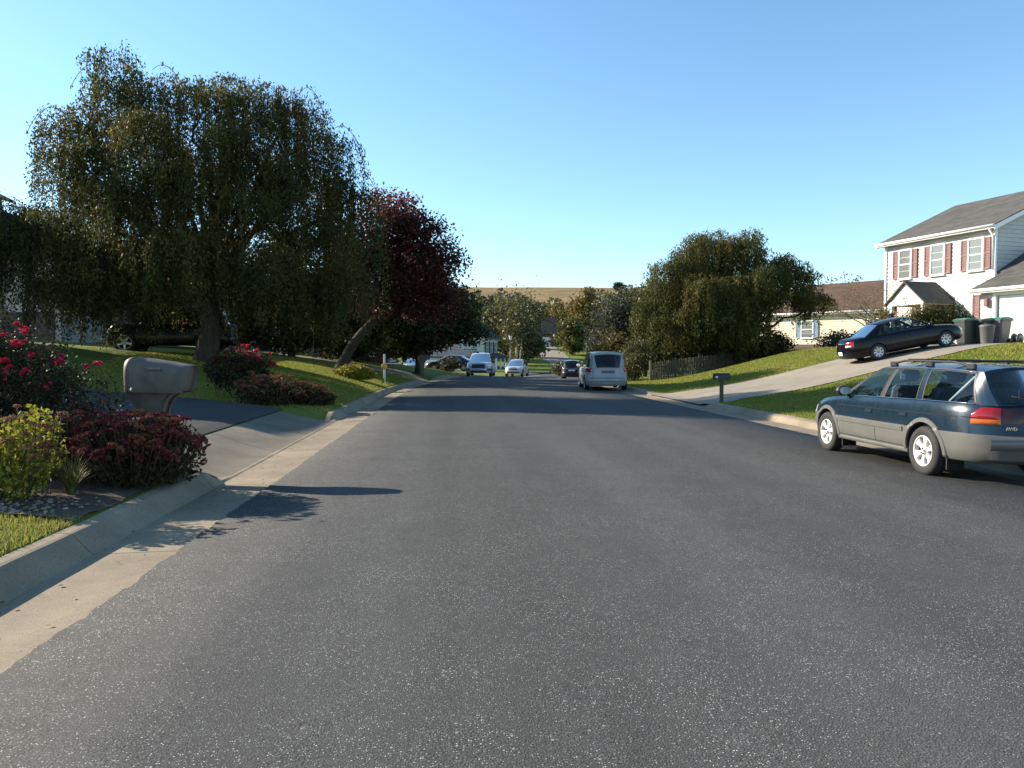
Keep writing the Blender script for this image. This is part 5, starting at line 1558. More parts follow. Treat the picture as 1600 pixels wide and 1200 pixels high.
# sedums
def S_(x, y): return (x, y, tz(x, y))
sedum('yellow green sedum with tan flower heads at the near bed edge', S_(-4.12, 7.35), [((-0.05, 0, 0.34), (0.45, 0.34, 0.42), 0.5), ((-0.5, 0.1, 0.3), (0.42, 0.34, 0.36), 0.3), ((0.12, 0.25, 0.5), (0.28, 0.28, 0.4), 0.2)], 4200, M['leaf_sedum'], ('sedum_head', 'sedum_head', 'sedum_head_orange'), 60, 0.055, 1.0)
sedum('lower yellow sedum clump at the left picture edge', S_(-4.75, 7.5), [((0, 0, 0.3), (0.35, 0.3, 0.36), 0.6), ((-0.35, 0.1, 0.36), (0.35, 0.3, 0.4), 0.4)], 1600, M['leaf_sedum'], ('sedum_head', 'sedum_head_orange'), 28, 0.06, 0.95)
sedum('dark red sedum mound spilling over the kerb beneath the mailbox', S_(-3.5, 8.55), [((0, 0, 0.25), (0.68, 0.6, 0.5), 0.45), ((0.22, 0.2, 0.26), (0.48, 0.6, 0.46), 0.3), ((-0.6, 0.1, 0.3), (0.5, 0.5, 0.46), 0.25)], 8500, M['leaf_sedum_dark'], ('sedum_head_red', 'sedum_head_red', 'sedum_head_red', 'sedum_head_orange'), 150, 0.05, 1.35)
sedum('dark red sedum behind the mailbox post', S_(-4.35, 9.5), [((0, 0, 0.32), (0.5, 0.4, 0.45), 1.0)], 2600, M['leaf_sedum_dark'], ('sedum_head_red', 'sedum_head_orange'), 40, 0.055, 0.9)
sedum('rusty sedum row on the far side of the driveway', S_(-4.75, 20.6), [((0, 0, 0.3), (0.75, 0.5, 0.5), 0.5), ((0.75, 0.3, 0.2), (0.6, 0.4, 0.36), 0.3), ((-0.6, 0.2, 0.35), (0.5, 0.4, 0.5), 0.2)], 4200, M['leaf_sedum_dark'], ('sedum_head_orange', 'sedum_head_orange', 'sedum_head'), 100, 0.08, 1.6)
sedum('low rusty sedum nearest the kerb past the driveway', S_(-3.85, 21.3), [((0, 0, 0.16), (0.6, 0.4, 0.28), 1.0)], 1800, M['leaf_sedum_dark'], ('sedum_head_orange', 'sedum_head'), 40, 0.08, 1.4)
sedum('bright yellow green shrub on the lawn by the white post', S_(-4.45, 34.0), [((0, 0, 0.25), (0.85, 0.5, 0.42), 0.7), ((0.4, 0, 0.2), (0.6, 0.4, 0.3), 0.3)], 3000, M['leaf_sedum'], ('sedum_head',), 30, 0.13, 1.5)

# strap leaved grass tufts
def tuft(label, x, y, n, h, spread):
    z = tz(x, y)
    root = empty('grass_tuft', (x, y, z)); tag(root, label, 'grass tuft')
    Q = []
    for k in range(n):
        a = random.uniform(0, 2 * pi); L = h * random.uniform(0.6, 1.1); o = random.uniform(0.2, 1.0) * spread
        d = np.array([cos(a), sin(a), 0]); t = np.array([-sin(a), cos(a), 0]); w = 0.007
        p = [d * 0.03 + np.array([0, 0, 0])]
        for i in range(1, 5):
            f = i / 4; p.append(d * (0.03 + o * f ** 1.8) + np.array([0, 0, L * (f - 0.45 * f ** 3 * (o / spread))]))
        for i in range(4):
            w0 = w * (1 - i / 4.5); w1 = w * (1 - (i + 1) / 4.5)
            Q.append([p[i] - t * w0, p[i] + t * w0, p[i + 1] + t * w1, p[i + 1] - t * w1])
    link('blades', quads_mesh('blades', np.array(Q), M['leaf_strap']), root)
tuft('arching strap leaved tuft between the sedums', -3.72, 7.7, 130, 0.5, 0.36)
tuft('pale strap leaved tuft across the driveway below the roses', -5.35, 21.0, 80, 0.6, 0.4)
tuft('dry grass tuft at the foot of the white mailbox post', -3.35, 36.0, 80, 0.4, 0.4)
# mulch and river stones in the near bed
b = MB(); P = []
for i in range(22):
    f = i / 21; x = XKL - 0.02 - 4.6 * f
    y0 = 6.62 + 0.16 * (-3.1 - x); y1 = 10.2 + 0.3 * f
    P.append([(x, y0 + (y1 - y0) * k / 14, tz(x, y0 + (y1 - y0) * k / 14) + 0.02 + 0.02 * sin(k * 1.7 + i)) for k in range(15)])
b.grid(P); tag(b.build('mulch_bed', M['soil'], recalc=True), 'dark mulch in the near left flower bed', kind='structure')
ico = bmesh.new(); bmesh.ops.create_icosphere(ico, subdivisions=1, radius=1.0)
iv = np.array([v.co[:] for v in ico.verts]); itf = np.array([[v.index for v in f.verts] for f in ico.faces]); ico.free()
n = 1100
px = XKL - 0.03 - RNG.random(n) ** 0.6 * 2.6; py = 6.66 + 0.16 * (-3.1 - px) + RNG.random(n) ** 2 * 1.1
pz = terr(px, py) + 0.025
sc = RNG.uniform(0.007, 0.022, n)
A3 = np.stack([sc * RNG.uniform(.8, 1.5, n), sc * RNG.uniform(.8, 1.4, n), sc * RNG.uniform(.5, .8, n)], -1)
TT = iv[itf][None] * A3[:, None, None, :] + np.stack([px, py, pz], -1)[:, None, None, :]
vv = (iv[None] * A3[:, None, :] + np.stack([px, py, pz], -1)[:, None, :]).reshape(-1, 3)
ff = (itf[None] + (np.arange(n) * len(iv))[:, None, None]).reshape(-1, 3)
pm = bpy.data.meshes.new('river_stones'); pm.from_pydata(vv.tolist(), [], ff.tolist()); pm.materials.append(M['pebble']); pm.update()
tag(link('river_stones', pm), 'small river stones edging the near flower bed', 'stones', kind='stuff')
# fallen leaves on the lawn and gutter
n = 500
lx = np.concatenate([RNG.uniform(-6, -3.2, 180), RNG.uniform(-2.88, -2.3, 200) - 0.0, RNG.uniform(-12, -3.3, 260)]); ly = np.concatenate([RNG.uniform(3, 7, 180), RNG.uniform(3, 30, 200), RNG.uniform(20, 36, 260)])
lz = np.where(lx > -3.0, zroad(lx, ly) + 0.012, terr(lx, ly) + 0.05)
c = np.stack([lx, ly, lz], -1)
Q = leaf_quads(c, 0.04, 0, 0.7); Q[:, :, 2] = c[:, None, 2] + (Q[:, :, 2] - c[:, None, 2]) * 0.25
tag(link('fallen_leaves', quads_mesh('fallen_leaves', Q, M['leaf_yellow'])), 'scattered fallen leaves on the left verge', 'leaves', kind='stuff')

# ------------------------------------------------------------------ houses
def house_root(label, origin, ang, name='house'):
    r = empty(name, origin, ang); tag(r, label, 'house'); return r

def siding(parent, A, B, z0, z1, mat, pitch=0.2, lap=0.03, gable=None, nm='wall'):
    """lapped boards from A to B (plan points); outside is to the right of A->B. gable=(peak height, position 0..1)"""
    A, B = Vector(A), Vector(B)
    d = (B - A); L = d.length; d.normalize()
    nrm = Vector((d.y, -d.x))
    b = MB(); z = z0
    ztop_ = z1 + (gable[0] if gable else 0)
    while z < ztop_ - 1e-4:
        zt_ = min(z + pitch, ztop_)
        def span(zz):
            if not gable or zz <= z1: return 0.0, L
            f = (zz - z1) / gable[0]
            return L * gable[1] * f, L - L * (1 - gable[1]) * f
        a0, a1 = span(z); c0, c1 = span(zt_)
        lo0 = A + d * a0 + nrm * lap; lo1 = A + d * a1 + nrm * lap; hi0 = A + d * c0; hi1 = A + d * c1; in0 = A + d * a0; in1 = A + d * a1
        b.add([(lo0.x, lo0.y, z), (lo1.x, lo1.y, z), (hi1.x, hi1.y, zt_), (hi0.x, hi0.y, zt_), (in0.x, in0.y, z), (in1.x, in1.y, z)], [(0, 1, 2, 3), (4, 5, 1, 0)])
        z = zt_
    return b.build(nm, mat, parent)

def slab(parent, nm, pts, th, mat):
    """thick roof plane from a planar polygon (outer face given), thickness downwards"""
    b = MB(); b.prism([Vector(p) for p in pts], (0, 0, -th)); return b.build(nm, mat, parent, recalc=True)

def bar(parent, nm, p, q, w, h, mat):
    """box beam from p to q"""
    p, q = Vector(p), Vector(q); d = (q - p); L = d.length
    Mx = Matrix.Translation(p) @ d.to_track_quat('X', 'Z').to_matrix().to_4x4()
    b = MB(); b.box(0, L, -w / 2, w / 2, -h / 2, h / 2, M=Mx); return b.build(nm, mat, parent)

def window(parent, x, z, w, h, y=0.0, shutters=None, sw=0.36, panes='double', side=None, glass=None):
    """sash window on a wall facing -y (or on the wall x=const facing +x / -x when side is given)"""
    def tr(px, py, pz):
        if side is None: return (x + px, y + py, z + pz)
        return (y - side[0] * py, x + side[0] * px, z + pz) 
    def box(b, x0, x1, y0, y1, z0, z1):
        vs = [tr(px, py, pz) for pz in (z0, z1) for py in (y0, y1) for px in (x0, x1)]
        b.add(vs, [(0, 2, 3, 1), (4, 5, 7, 6), (0, 1, 5, 4), (2, 6, 7, 3), (0, 4, 6, 2), (1, 3, 7, 5)])
    t = 0.075; hw = w / 2
    b = MB()
    box(b, -hw - t, -hw, -0.07, 0.03, -t, h + t); box(b, hw, hw + t, -0.07, 0.03, -t, h + t)
    box(b, -hw, hw, -0.07, 0.03, h, h + t); box(b, -hw, hw, -0.085, 0.03, -t, 0)
    box(b, -hw, hw, -0.052, 0.03, h * 0.5 - 0.03, h * 0.5 + 0.03)
    for k in (0.25, 0.75): box(b, -hw, hw, -0.044, -0.036, h * k - 0.006, h * k + 0.006)
    fr = b.build('window', M['white_trim'], parent, recalc=True)
    for (a0, a1, yo) in ((0.0, h * 0.5 - 0.03, -0.034), (h * 0.5 + 0.03, h, -0.034)):
        g = MB(); box(g, -hw, hw, yo, yo + 0.004, a0, a1); g.build('pane', glass or M['house_glass'], fr, recalc=True)
    b = MB(); box(b, -hw - 0.1, hw + 0.1, -0.12, -0.02, -t - 0.03, -t); b.build('sill', M['white_trim'], fr, recalc=True)
    if shutters:
        for sd in (-1, 1):
            c0 = sd * (hw + t + 0.03 + sw / 2)
            b = MB()
            box(b, c0 - sw / 2, c0 - sw / 2 + 0.05, -0.075, -0.022, -0.03, h + 0.03); box(b, c0 + sw / 2 - 0.05, c0 + sw / 2, -0.075, -0.022, -0.03, h + 0.03)
            for zz in (-0.03, h * 0.5 - 0.03, h - 0.03): box(b, c0 - sw / 2 + 0.05, c0 + sw / 2 - 0.05, -0.07, -0.022, zz, zz + 0.06)
            nsl = int(h / 0.075)
            for k in range(nsl):
                zz = 0.03 + (h - 0.06) * k / nsl
                x0, x1 = c0 - sw / 2 + 0.05, c0 + sw / 2 - 0.05
                b.add([tr(x0, -0.062, zz), tr(x1, -0.062, zz), tr(x1, -0.03, zz + 0.07), tr(x0, -0.03, zz + 0.07)], [(0, 1, 2, 3)])
            b.build('shutter', shutters, parent)

# ---- white two storey house on the right
hr = Vector((25.27, 34.5)); ang = math.atan2(-0.968, 0.249)
ZF, ZE, ZR = 2.15, 7.8, 10.1
H = house_root('white two storey house with red shutters above the right driveway', (hr.x, hr.y, 0), ang)
Lh, Dh = 6.5, 10.4
siding(H, (-Lh, 0), (0, 0), ZF - 0.6, ZE, M['white_siding'])
siding(H, (0, 0), (0, Dh), ZF - 0.6, ZE, M['white_siding'], gable=(ZR - ZE - 0.12, 0.5))
siding(H, (0, Dh), (-Lh, Dh), ZF - 0.6, ZE, M['white_siding'])
siding(H, (-Lh, Dh), (-Lh, 0), ZF - 0.6, ZE, M['white_siding'], gable=(ZR - ZE - 0.12, 0.5))
for x in (-Lh - 0.02, 0.02):
    bar(H, 'corner_board', (x, -0.02, ZF - 0.6), (x, -0.02, ZE), 0.12, 0.12, M['white_trim'])
sl = (ZR - ZE) / (Dh / 2); oh = 0.42
for s in (0, 1):
    y0 = -oh if s == 0 else Dh + oh
    slab(H, 'roof', [(-Lh - 0.35, y0, ZE - sl * oh + 0.06), (0.3, y0, ZE - sl * oh + 0.06), (0.3, Dh / 2, ZR + 0.06), (-Lh - 0.35, Dh / 2, ZR + 0.06)], 0.1, M['roof_grey'])
b = MB(); b.box(-Lh - 0.3, 0.25, -oh + 0.02, -0.025, ZE - sl * oh - 0.1, ZE - sl * oh - 0.06); b.build('soffit', M['white_trim'], H)
b = MB(); b.tube([(-Lh - 0.36, -oh - 0.05, ZE - sl * oh + 0.0), (0.3, -oh - 0.05, ZE - sl * oh + 0.0)], 0.075, 8, smooth=True); b.box(-Lh - 0.35, 0.3, -oh - 0.02, -oh + 0.02, ZE - sl * oh - 0.12, ZE - sl * oh + 0.03); b.build('gutter', M['white_paint'], H)
for x in (0.28, -Lh - 0.33):
    for (ya, yb) in ((-oh, Dh / 2), (Dh + oh, Dh / 2)):
        bar(H, 'rake_board', (x, ya, ZE - sl * oh - 0.1), (x, yb, ZR - 0.1), 0.05, 0.2, M['white_trim'])
b = MB(); b.tube([(-0.02, -oh - 0.02, ZE - 0.25), (-0.02, -0.12, ZE - 0.6), (-0.02, -0.1, 5.6)], 0.045, 7); b.build('downpipe', M['white_paint'], H)
wz = 5.7
for x, mt in ((-0.98, M['house_glass']), (-3.15, M['house_glass']), (-5.2, M['house_glass'])):
    window(H, x, wz, 0.72, 1.45, -0.02, M['shutter_red'], glass=mt, sw=0.33)
window(H, -1.55, 2.95, 0.8, 1.5, -0.02, M['shutter_red'], sw=0.36, glass=M['blind'])
window(H, -5.15, 2.95, 0.8, 1.5, -0.02, M['shutter_red'], sw=0.36, glass=M['blind'])
# entrance: door, step, gabled porch roof on posts
b = MB(); b.box(-3.75, -2.75, -0.06, -0.022, ZF + 0.1, ZF + 2.2); dr = b.build('door', M['shutter_red'], H)
b = MB(); b.lathe([(0.0, 0.03), (0.03, 0.02), (0.03, 0.0)], 10, 'y', M=Matrix.Translation((-2.85, -0.09, ZF + 1.1))); b.build('handle', M['chrome'], dr)
b = MB(); b.box(-4.4, -2.1, -1.9, 0, ZF - 0.6, ZF + 0.08); b.build('porch_step', M['concrete'], H)
pz0, pz1 = 4.35, 5.3
for s in (-1, 1):
    xe = -3.25 + s * 1.08
    slab(H, 'porch_roof', [(xe + s * 0.2, -2.1, pz0 - 0.17), (-3.25, -2.1, pz1), (-3.25, 0.0, pz1), (xe + s * 0.2, 0.0, pz0 - 0.17)], 0.08, M['roof_grey'])
    b = MB(); b.bbox(xe - s * 0.12 - 0.07, xe - s * 0.12 + 0.07, -1.95, -1.81, ZF + 0.08, pz0 - 0.1, 0.012); b.build('porch_post', M['white_trim'], H)
    bar(H, 'porch_beam', (xe - s * 0.05, -1.95, pz0 - 0.16), (xe - s * 0.05, -0.03, pz0 - 0.16), 0.14, 0.2, M['white_trim'])
b = MB(); b.prism([(-4.3, -1.98, pz0 - 0.08), (-2.2, -1.98, pz0 - 0.08), (-3.25, -1.98, pz1 - 0.1)], (0, 0.08, 0)); b.build('pediment', M['white_siding'], H, recalc=True)
bar(H, 'porch_beam', (-4.36, -1.93, pz0 - 0.16), (-2.14, -1.93, pz0 - 0.16), 0.14, 0.2, M['white_trim'])
b = MB(); b.bbox(-5.95, -5.75, -0.22, -0.06, 4.05, 4.35, 0.02); b.build('wall_lantern', M['metal_black'], H)
# garage wing in front of the gable wall
gx0, gx1, gy0 = 1.5, 8.2, -2.6
GZ = 1.95
siding(H, (gx0, gy0), (gx0 + 0.78, gy0), GZ - 0.5, 4.5, M['white_siding'])
siding(H, (gx0 + 0.78, gy0), (gx0 + 5.9, gy0), GZ + 2.2, 4.5, M['white_siding'])
siding(H, (gx0 + 5.9, gy0), (gx1, gy0), GZ - 0.5, 4.5, M['white_siding'])
siding(H, (gx0, 0.0), (gx0, gy0), GZ - 0.5, 4.5, M['white_siding'])
siding(H, (0.0, 0.3), (gx0, 0.3), GZ - 0.5, 5.3, M['white_siding'])
siding(H, (gx1, gy0), (gx1, 7.0), GZ - 0.5, 4.5, M['white_siding'])
slab(H, 'garage_roof', [(gx0 - 0.3, gy0 - 0.4, 4.45), (gx1 + 0.3, gy0 - 0.4, 4.45), (gx1 + 0.3, 2.3, 6.75), (gx0 - 0.3, 2.3, 6.75)], 0.1, M['roof_grey'])
slab(H, 'garage_roof', [(0.05, 0.1, 5.5), (gx0 - 0.3, 0.1, 5.5), (gx0 - 0.3, 2.3, 6.74), (0.05, 2.3, 6.74)], 0.1, M['roof_grey'])
slab(H, 'garage_roof', [(0.05, 7.3, 4.45), (gx1 + 0.3, 7.3, 4.45), (gx1 + 0.3, 2.3, 6.75), (0.05, 2.3, 6.75)], 0.1, M['roof_grey'])
b = MB(); b.box(gx0 - 0.28, gx1 + 0.28, gy0 - 0.38, gy0 - 0.03, 4.3, 4.33); b.build('soffit', M['white_trim'], H)
b = MB(); b.tube([(gx0 - 0.3, gy0 - 0.46, 4.4), (gx1 + 0.3, gy0 - 0.46, 4.4)], 0.07, 8); b.box(gx0 - 0.3, gx1 + 0.3, gy0 - 0.42, gy0 - 0.385, 4.28, 4.44); b.build('gutter', M['white_paint'], H)
gd = MB(); gd.box(gx0 + 0.82, gx0 + 5.86, gy0 + 0.06, gy0 + 0.1, GZ, GZ + 2.2); gdo = gd.build('garage_door', M['white_trim'], H)
for k in range(4):
    g = MB(); g.bbox(gx0 + 0.86, gx0 + 5.82, gy0 + 0.03, gy0 + 0.062, GZ + 0.02 + 0.55 * k, GZ + 0.54 + 0.55 * k, 0.012); g.build('door_panel', M['white_paint'], gdo)
for x in (gx0 + 0.72, gx0 + 5.96):
    bar(H, 'door_frame', (x, gy0 - 0.03, GZ - 0.1), (x, gy0 - 0.03, GZ + 2.3), 0.16, 0.12, M['white_trim'])
bar(H, 'door_frame', (gx0 + 0.64, gy0 - 0.035, GZ + 2.28), (gx0 + 6.04, gy0 - 0.035, GZ + 2.28), 0.12, 0.16, M['white_trim'])
b = MB(); b.bbox(gx0 + 0.28, gx0 + 0.48, gy0 - 0.2, gy0 - 0.03, GZ + 1.75, GZ + 2.1, 0.03); b.build('wall_lantern', M['shutter_red'], H)

# ---- cream house below, behind the bare tree
Yh = house_root('cream coloured house with brown hip roof beyond the right driveway', (35.4, 55.2, 0), math.atan2(-0.794, 0.608))
Ly = 14.4
ze = 5.15; zg = 0.1
siding(Yh, (-Ly, 0), (0, 0), 2.35, ze, M['tan_siding'], 0.2)
siding(Yh, (0, 0), (0, 8), zg - 0.5, ze, M['tan_siding'], 0.2)
siding(Yh, (-Ly, 8), (-Ly, 0), zg - 0.5, ze, M['tan_siding'], 0.2)
siding(Yh, (-Ly, 0.25), (0, 0.25), zg - 0.5, 2.33, M['tan_siding'], 0.2)
b = MB(); b.prism([(-Ly - 0.1, -0.75, 2.2), (0.2, -0.75, 2.2), (0.2, 0.0, 2.5), (-Ly - 0.1, 0.0, 2.5)], (0, 0, -0.14)); b.build('ledge_roof', M['roof_brown'], Yh, recalc=True)
o_ = 0.45; zr_ = 7.85
slab(Yh, 'roof', [(-Ly - o_, -o_, ze), (o_, -o_, ze), (-2.6, 4, zr_), (-Ly + 2.6, 4, zr_)], 0.1, M['roof_brown'])
slab(Yh, 'roof', [(o_, -o_, ze), (o_, 8 + o_, ze), (-2.6, 4, zr_)], 0.1, M['roof_brown'])
slab(Yh, 'roof', [(-Ly - o_, 8 + o_, ze), (-Ly - o_, -o_, ze), (-Ly + 2.6, 4, zr_)], 0.1, M['roof_brown'])
slab(Yh, 'roof', [(o_, 8 + o_, ze), (-Ly - o_, 8 + o_, ze), (-Ly + 2.6, 4, zr_), (-2.6, 4, zr_)], 0.1, M['roof_brown'])
b = MB(); b.tube([(-Ly - o_, -o_ - 0.05, ze - 0.04), (o_, -o_ - 0.05, ze - 0.04)], 0.08, 7); b.box(-Ly - o_, o_, -o_ - 0.02, -0.02, ze - 0.2, ze - 0.14); b.build('gutter', M['white_paint'], Yh)
for x in (-3.4, -9.6): window(Yh, x, 3.1, 0.95, 1.35, -0.02, M['shutter_blue'], sw=0.4)
window(Yh, -8.2, 0.75, 1.4, 1.1, 0.23, None)
b = MB(); b.box(-12.6, -11.7, 0.17, 0.235, zg, zg + 2.05); b.build('door', M['white_trim'], Yh)
b = MB(); b.box(-13.5, -13.0, -0.1, 0.2, zg - 0.3, zg + 1.2); b.build('brick_pier', M['brick'], Yh)

# ---- left grey house behind the black SUV: two gabled blocks
Gh = house_root('tall grey house at the left picture edge behind the weeping tree', (-17.6, 31.5, 0), 0.0)
zb = 1.4
def gable_block(root, x0, x1, y0, y1, z0, ze_, zp, wall, roof, oh=0.35):
    siding(root, (x0, y0), (x1, y0), z0, ze_, wall, 0.2, gable=(zp - ze_ - 0.1, 0.5))
    siding(root, (x1, y0), (x1, y1), z0, ze_, wall, 0.2)
    siding(root, (x0, y1), (x0, y0), z0, ze_, wall, 0.2)
    siding(root, (x1, y1), (x0, y1), z0, ze_, wall, 0.2, gable=(zp - ze_ - 0.1, 0.5))
    xm = (x0 + x1) / 2; sl_ = (zp - ze_) / ((x1 - x0) / 2)
    for s, xe in ((-1, x0), (1, x1)):
        pts = [(xe + s * oh, y0 - oh, ze_ - sl_ * oh + 0.05), (xm, y0 - oh, zp + 0.05), (xm, y1 + oh, zp + 0.05), (xe + s * oh, y1 + oh, ze_ - sl_ * oh + 0.05)]
        slab(root, 'roof', pts, 0.12, roof)
        bar(root, 'rake_board', (xe + s * oh, y0 - oh + 0.03, ze_ - sl_ * oh - 0.12), (xm, y0 - oh + 0.03, zp - 0.12), 0.05, 0.2, M['white_trim'])
gable_block(Gh, -9.0, 0.0, -8.0, 0.0, zb - 1.0, 7.75, 10.0, M['grey_siding'], M['roof_blue'])
gable_block(Gh, -7.5, -0.9, 6.2, 15, zb - 0.6, 6.0, 8.5, M['grey_siding'], M['roof_blue'])
window(Gh, -1.8, 5.6, 0.95, 1.5, 0.03, M['shutter_dark'], side=(1,)); window(Gh, -1.8, 2.7, 0.95, 1.5, 0.03, M['shutter_dark'], side=(1,)); window(Gh, -6.0, 5.6, 0.95, 1.5, 0.03, M['shutter_dark'], side=(1,))
window(Gh, -4.2, 4.5, 0.95, 1.3, 6.17, M['shutter_dark'])
b = MB(); b.box(-3.6, -1.2, 6.1, 6.17, zb, zb + 2.2); b.build('garage_door', M['shutter_dark'], Gh)

# ---- low beige house in the shade of the maple
Bh = house_root('low beige house in deep shade behind the red maple', (-5.2, 54.5, 0), radians(8))
zb2 = tz(-12, 54)
siding(Bh, (-14, 0), (-4.2, 0), zb2 - 0.8, zb2 + 2.7, M['beige_siding'], 0.2)
siding(Bh, (-4.2, -0.9), (0.6, -0.9), zb2 - 0.9, zb2 + 2.7, M['brick'], 0.25, 0.004)
siding(Bh, (0.6, -0.9), (0.6, 8), zb2 - 0.9, zb2 + 2.7, M['beige_siding'], 0.2)
siding(Bh, (-14, 8), (-14, 0), zb2 - 0.8, zb2 + 2.7, M['beige_siding'], 0.2)
slab(Bh, 'roof', [(-14.4, -1.5, zb2 + 2.6), (1.0, -1.5, zb2 + 2.6), (1.0, 3.8, zb2 + 4.6), (-14.4, 3.8, zb2 + 4.6)], 0.12, M['roof_black'])
slab(Bh, 'roof', [(-14.4, 8.6, zb2 + 2.6), (1.0, 8.6, zb2 + 2.6), (1.0, 3.8, zb2 + 4.6), (-14.4, 3.8, zb2 + 4.6)], 0.12, M['roof_black'])
for x in (-12.2, -10.6): window(Bh, x, zb2 + 0.9, 0.8, 1.2, -0.03, None)
for x in (-9.2, -6.7): 
    b = MB(); b.bbox(x - 0.06, x + 0.06, -1.35, -1.23, zb2 - 0.3, zb2 + 2.55, 0.01); b.build('porch_post', M['white_trim'], Bh)
b = MB(); b.box(-8.2, -7.3, -0.08, -0.025, zb2, zb2 + 2.05); b.build('door', M['shutter_dark'], Bh)
b = MB(); b.box(-1.25, -0.45, -0.99, -0.91, zb2 - 0.3, zb2 + 1.75); b.build('door', M['white_trim'], Bh)
window(Bh, -2.9, zb2 + 0.9, 0.9, 1.2, -0.93, None)

# ---- white house with slate roof beyond the crest
Wh = house_root('white gabled house with slate blue roof beyond the crest', (4.0, 108, 0), radians(70))
zw = -1.1; dw = 3.8
siding(Wh, (0, 0), (6.5, 0), zw - 0.5, 4.35, M['beige_siding'], 0.25)
siding(Wh, (0, dw), (0, 0), zw - 0.5, 4.35, M['white_siding'], 0.25, gable=(1.6, 0.5))
siding(Wh, (6.5, 0), (6.5, dw), zw - 0.5, 4.35, M['white_siding'], 0.25, gable=(1.6, 0.5))
siding(Wh, (6.5, dw), (0, dw), zw - 0.5, 4.35, M['white_siding'], 0.25)
slab(Wh, 'roof', [(-0.4, -0.4, 4.15), (6.9, -0.4, 4.15), (6.9, dw / 2, 6.0), (-0.4, dw / 2, 6.0)], 0.14, M['roof_blue'])
slab(Wh, 'roof', [(-0.4, dw + 0.4, 4.15), (6.9, dw + 0.4, 4.15), (6.9, dw / 2, 6.0), (-0.4, dw / 2, 6.0)], 0.14, M['roof_blue'])
slab(Wh, 'roof', [(2.2, dw / 2 + 0.2, 4.6), (6.2, dw / 2 + 0.2, 4.6), (6.2, dw + 3.4, 7.3), (2.2, dw + 3.4, 7.3)], 0.14, M['roof_blue'])
for x in (1.2, 3.2, 5.2): window(Wh, x, 2.0, 0.8, 1.5, -0.03, M['shutter_dark'], sw=0.35)
slab(Wh, 'porch_roof', [(-0.2, -2.0, 1.35), (6.6, -2.0, 1.35), (6.2, -0.03, 2.0), (0.2, -0.03, 2.0)], 0.12, M['roof_blue'])
for x in (0.1, 2.2, 4.3, 6.3):
    b = MB(); b.bbox(x - 0.1, x + 0.1, -1.85, -1.65, zw - 0.5, 1.2, 0.02); b.build('porch_post', M['white_trim'], Wh)
siding(Wh, (-1.5, 9.0), (-1.5, 1.6), zw - 0.5, 1.5, M['white_siding'], 0.25)
slab(Wh, 'garage_roof', [(-1.9, 1.2, 1.45), (-1.9, 9.3, 1.45), (1.2, 9.3, 3.2), (1.2, 1.2, 3.2)], 0.12, M['roof_blue'])
for y in (3.4, 7.0):
    b = MB(); b.box(-1.6, -1.53, y - 1.25, y + 1.25, zw, zw + 2.1); b.build('garage_door', M['white_trim'], Wh)

# ---- far brown house with two pale garage doors
Fh = house_root('far brown house with two pale garage doors under a black roof', (15.3, 186, 0), radians(-4))
zf_ = tz(20, 186)
siding(Fh, (0, 0), (9.2, 0), zf_ - 0.5, zf_ + 3.1, M['brick'], 0.3, 0.01)
siding(Fh, (9.2, 0), (9.2, 9), zf_ - 0.5, zf_ + 3.1, M['brick'], 0.3, 0.01, gable=(3.6, 0.5))
siding(Fh, (0, 9), (0, 0), zf_ - 0.5, zf_ + 3.1, M['brick'], 0.3, 0.01, gable=(3.6, 0.5))
slab(Fh, 'roof', [(-0.4, -0.5, zf_ + 3.0), (9.6, -0.5, zf_ + 3.0), (9.6, 4.5, zf_ + 7.2), (-0.4, 4.5, zf_ + 7.2)], 0.15, M['roof_black'])
slab(Fh, 'roof', [(-0.4, 9.5, zf_ + 3.0), (9.6, 9.5, zf_ + 3.0), (9.6, 4.5, zf_ + 7.2), (-0.4, 4.5, zf_ + 7.2)], 0.15, M['roof_black'])
for x in (2.8, 6.3):
    b = MB(); b.box(x - 1.4, x + 1.4, -0.1, -0.02, zf_, zf_ + 2.3); g_ = b.build('garage_door', M['white_trim'], Fh)
    for k in range(4):
        b = MB(); b.box(x - 1.36, x + 1.36, -0.13, -0.1, zf_ + 0.03 + 0.57 * k, zf_ + 0.56 + 0.57 * k); b.build('door_panel', M['white_paint'], g_)
siding(Fh, (-5.5, -0.6), (0, -0.6), zf_ - 0.5, zf_ + 2.8, M['white_siding'], 0.3)
siding(Fh, (0, -0.6), (0, 0), zf_ - 0.5, zf_ + 2.8, M['white_siding'], 0.3)
slab(Fh, 'roof', [(-5.9, -1.2, zf_ + 2.7), (-0.01, -1.2, zf_ + 2.7), (-0.01, 4, zf_ + 4.8), (-5.9, 4, zf_ + 4.8)], 0.15, M['roof_black'])
window(Fh, -2.6, zf_ + 0.9, 1.6, 1.2, -0.63, None)

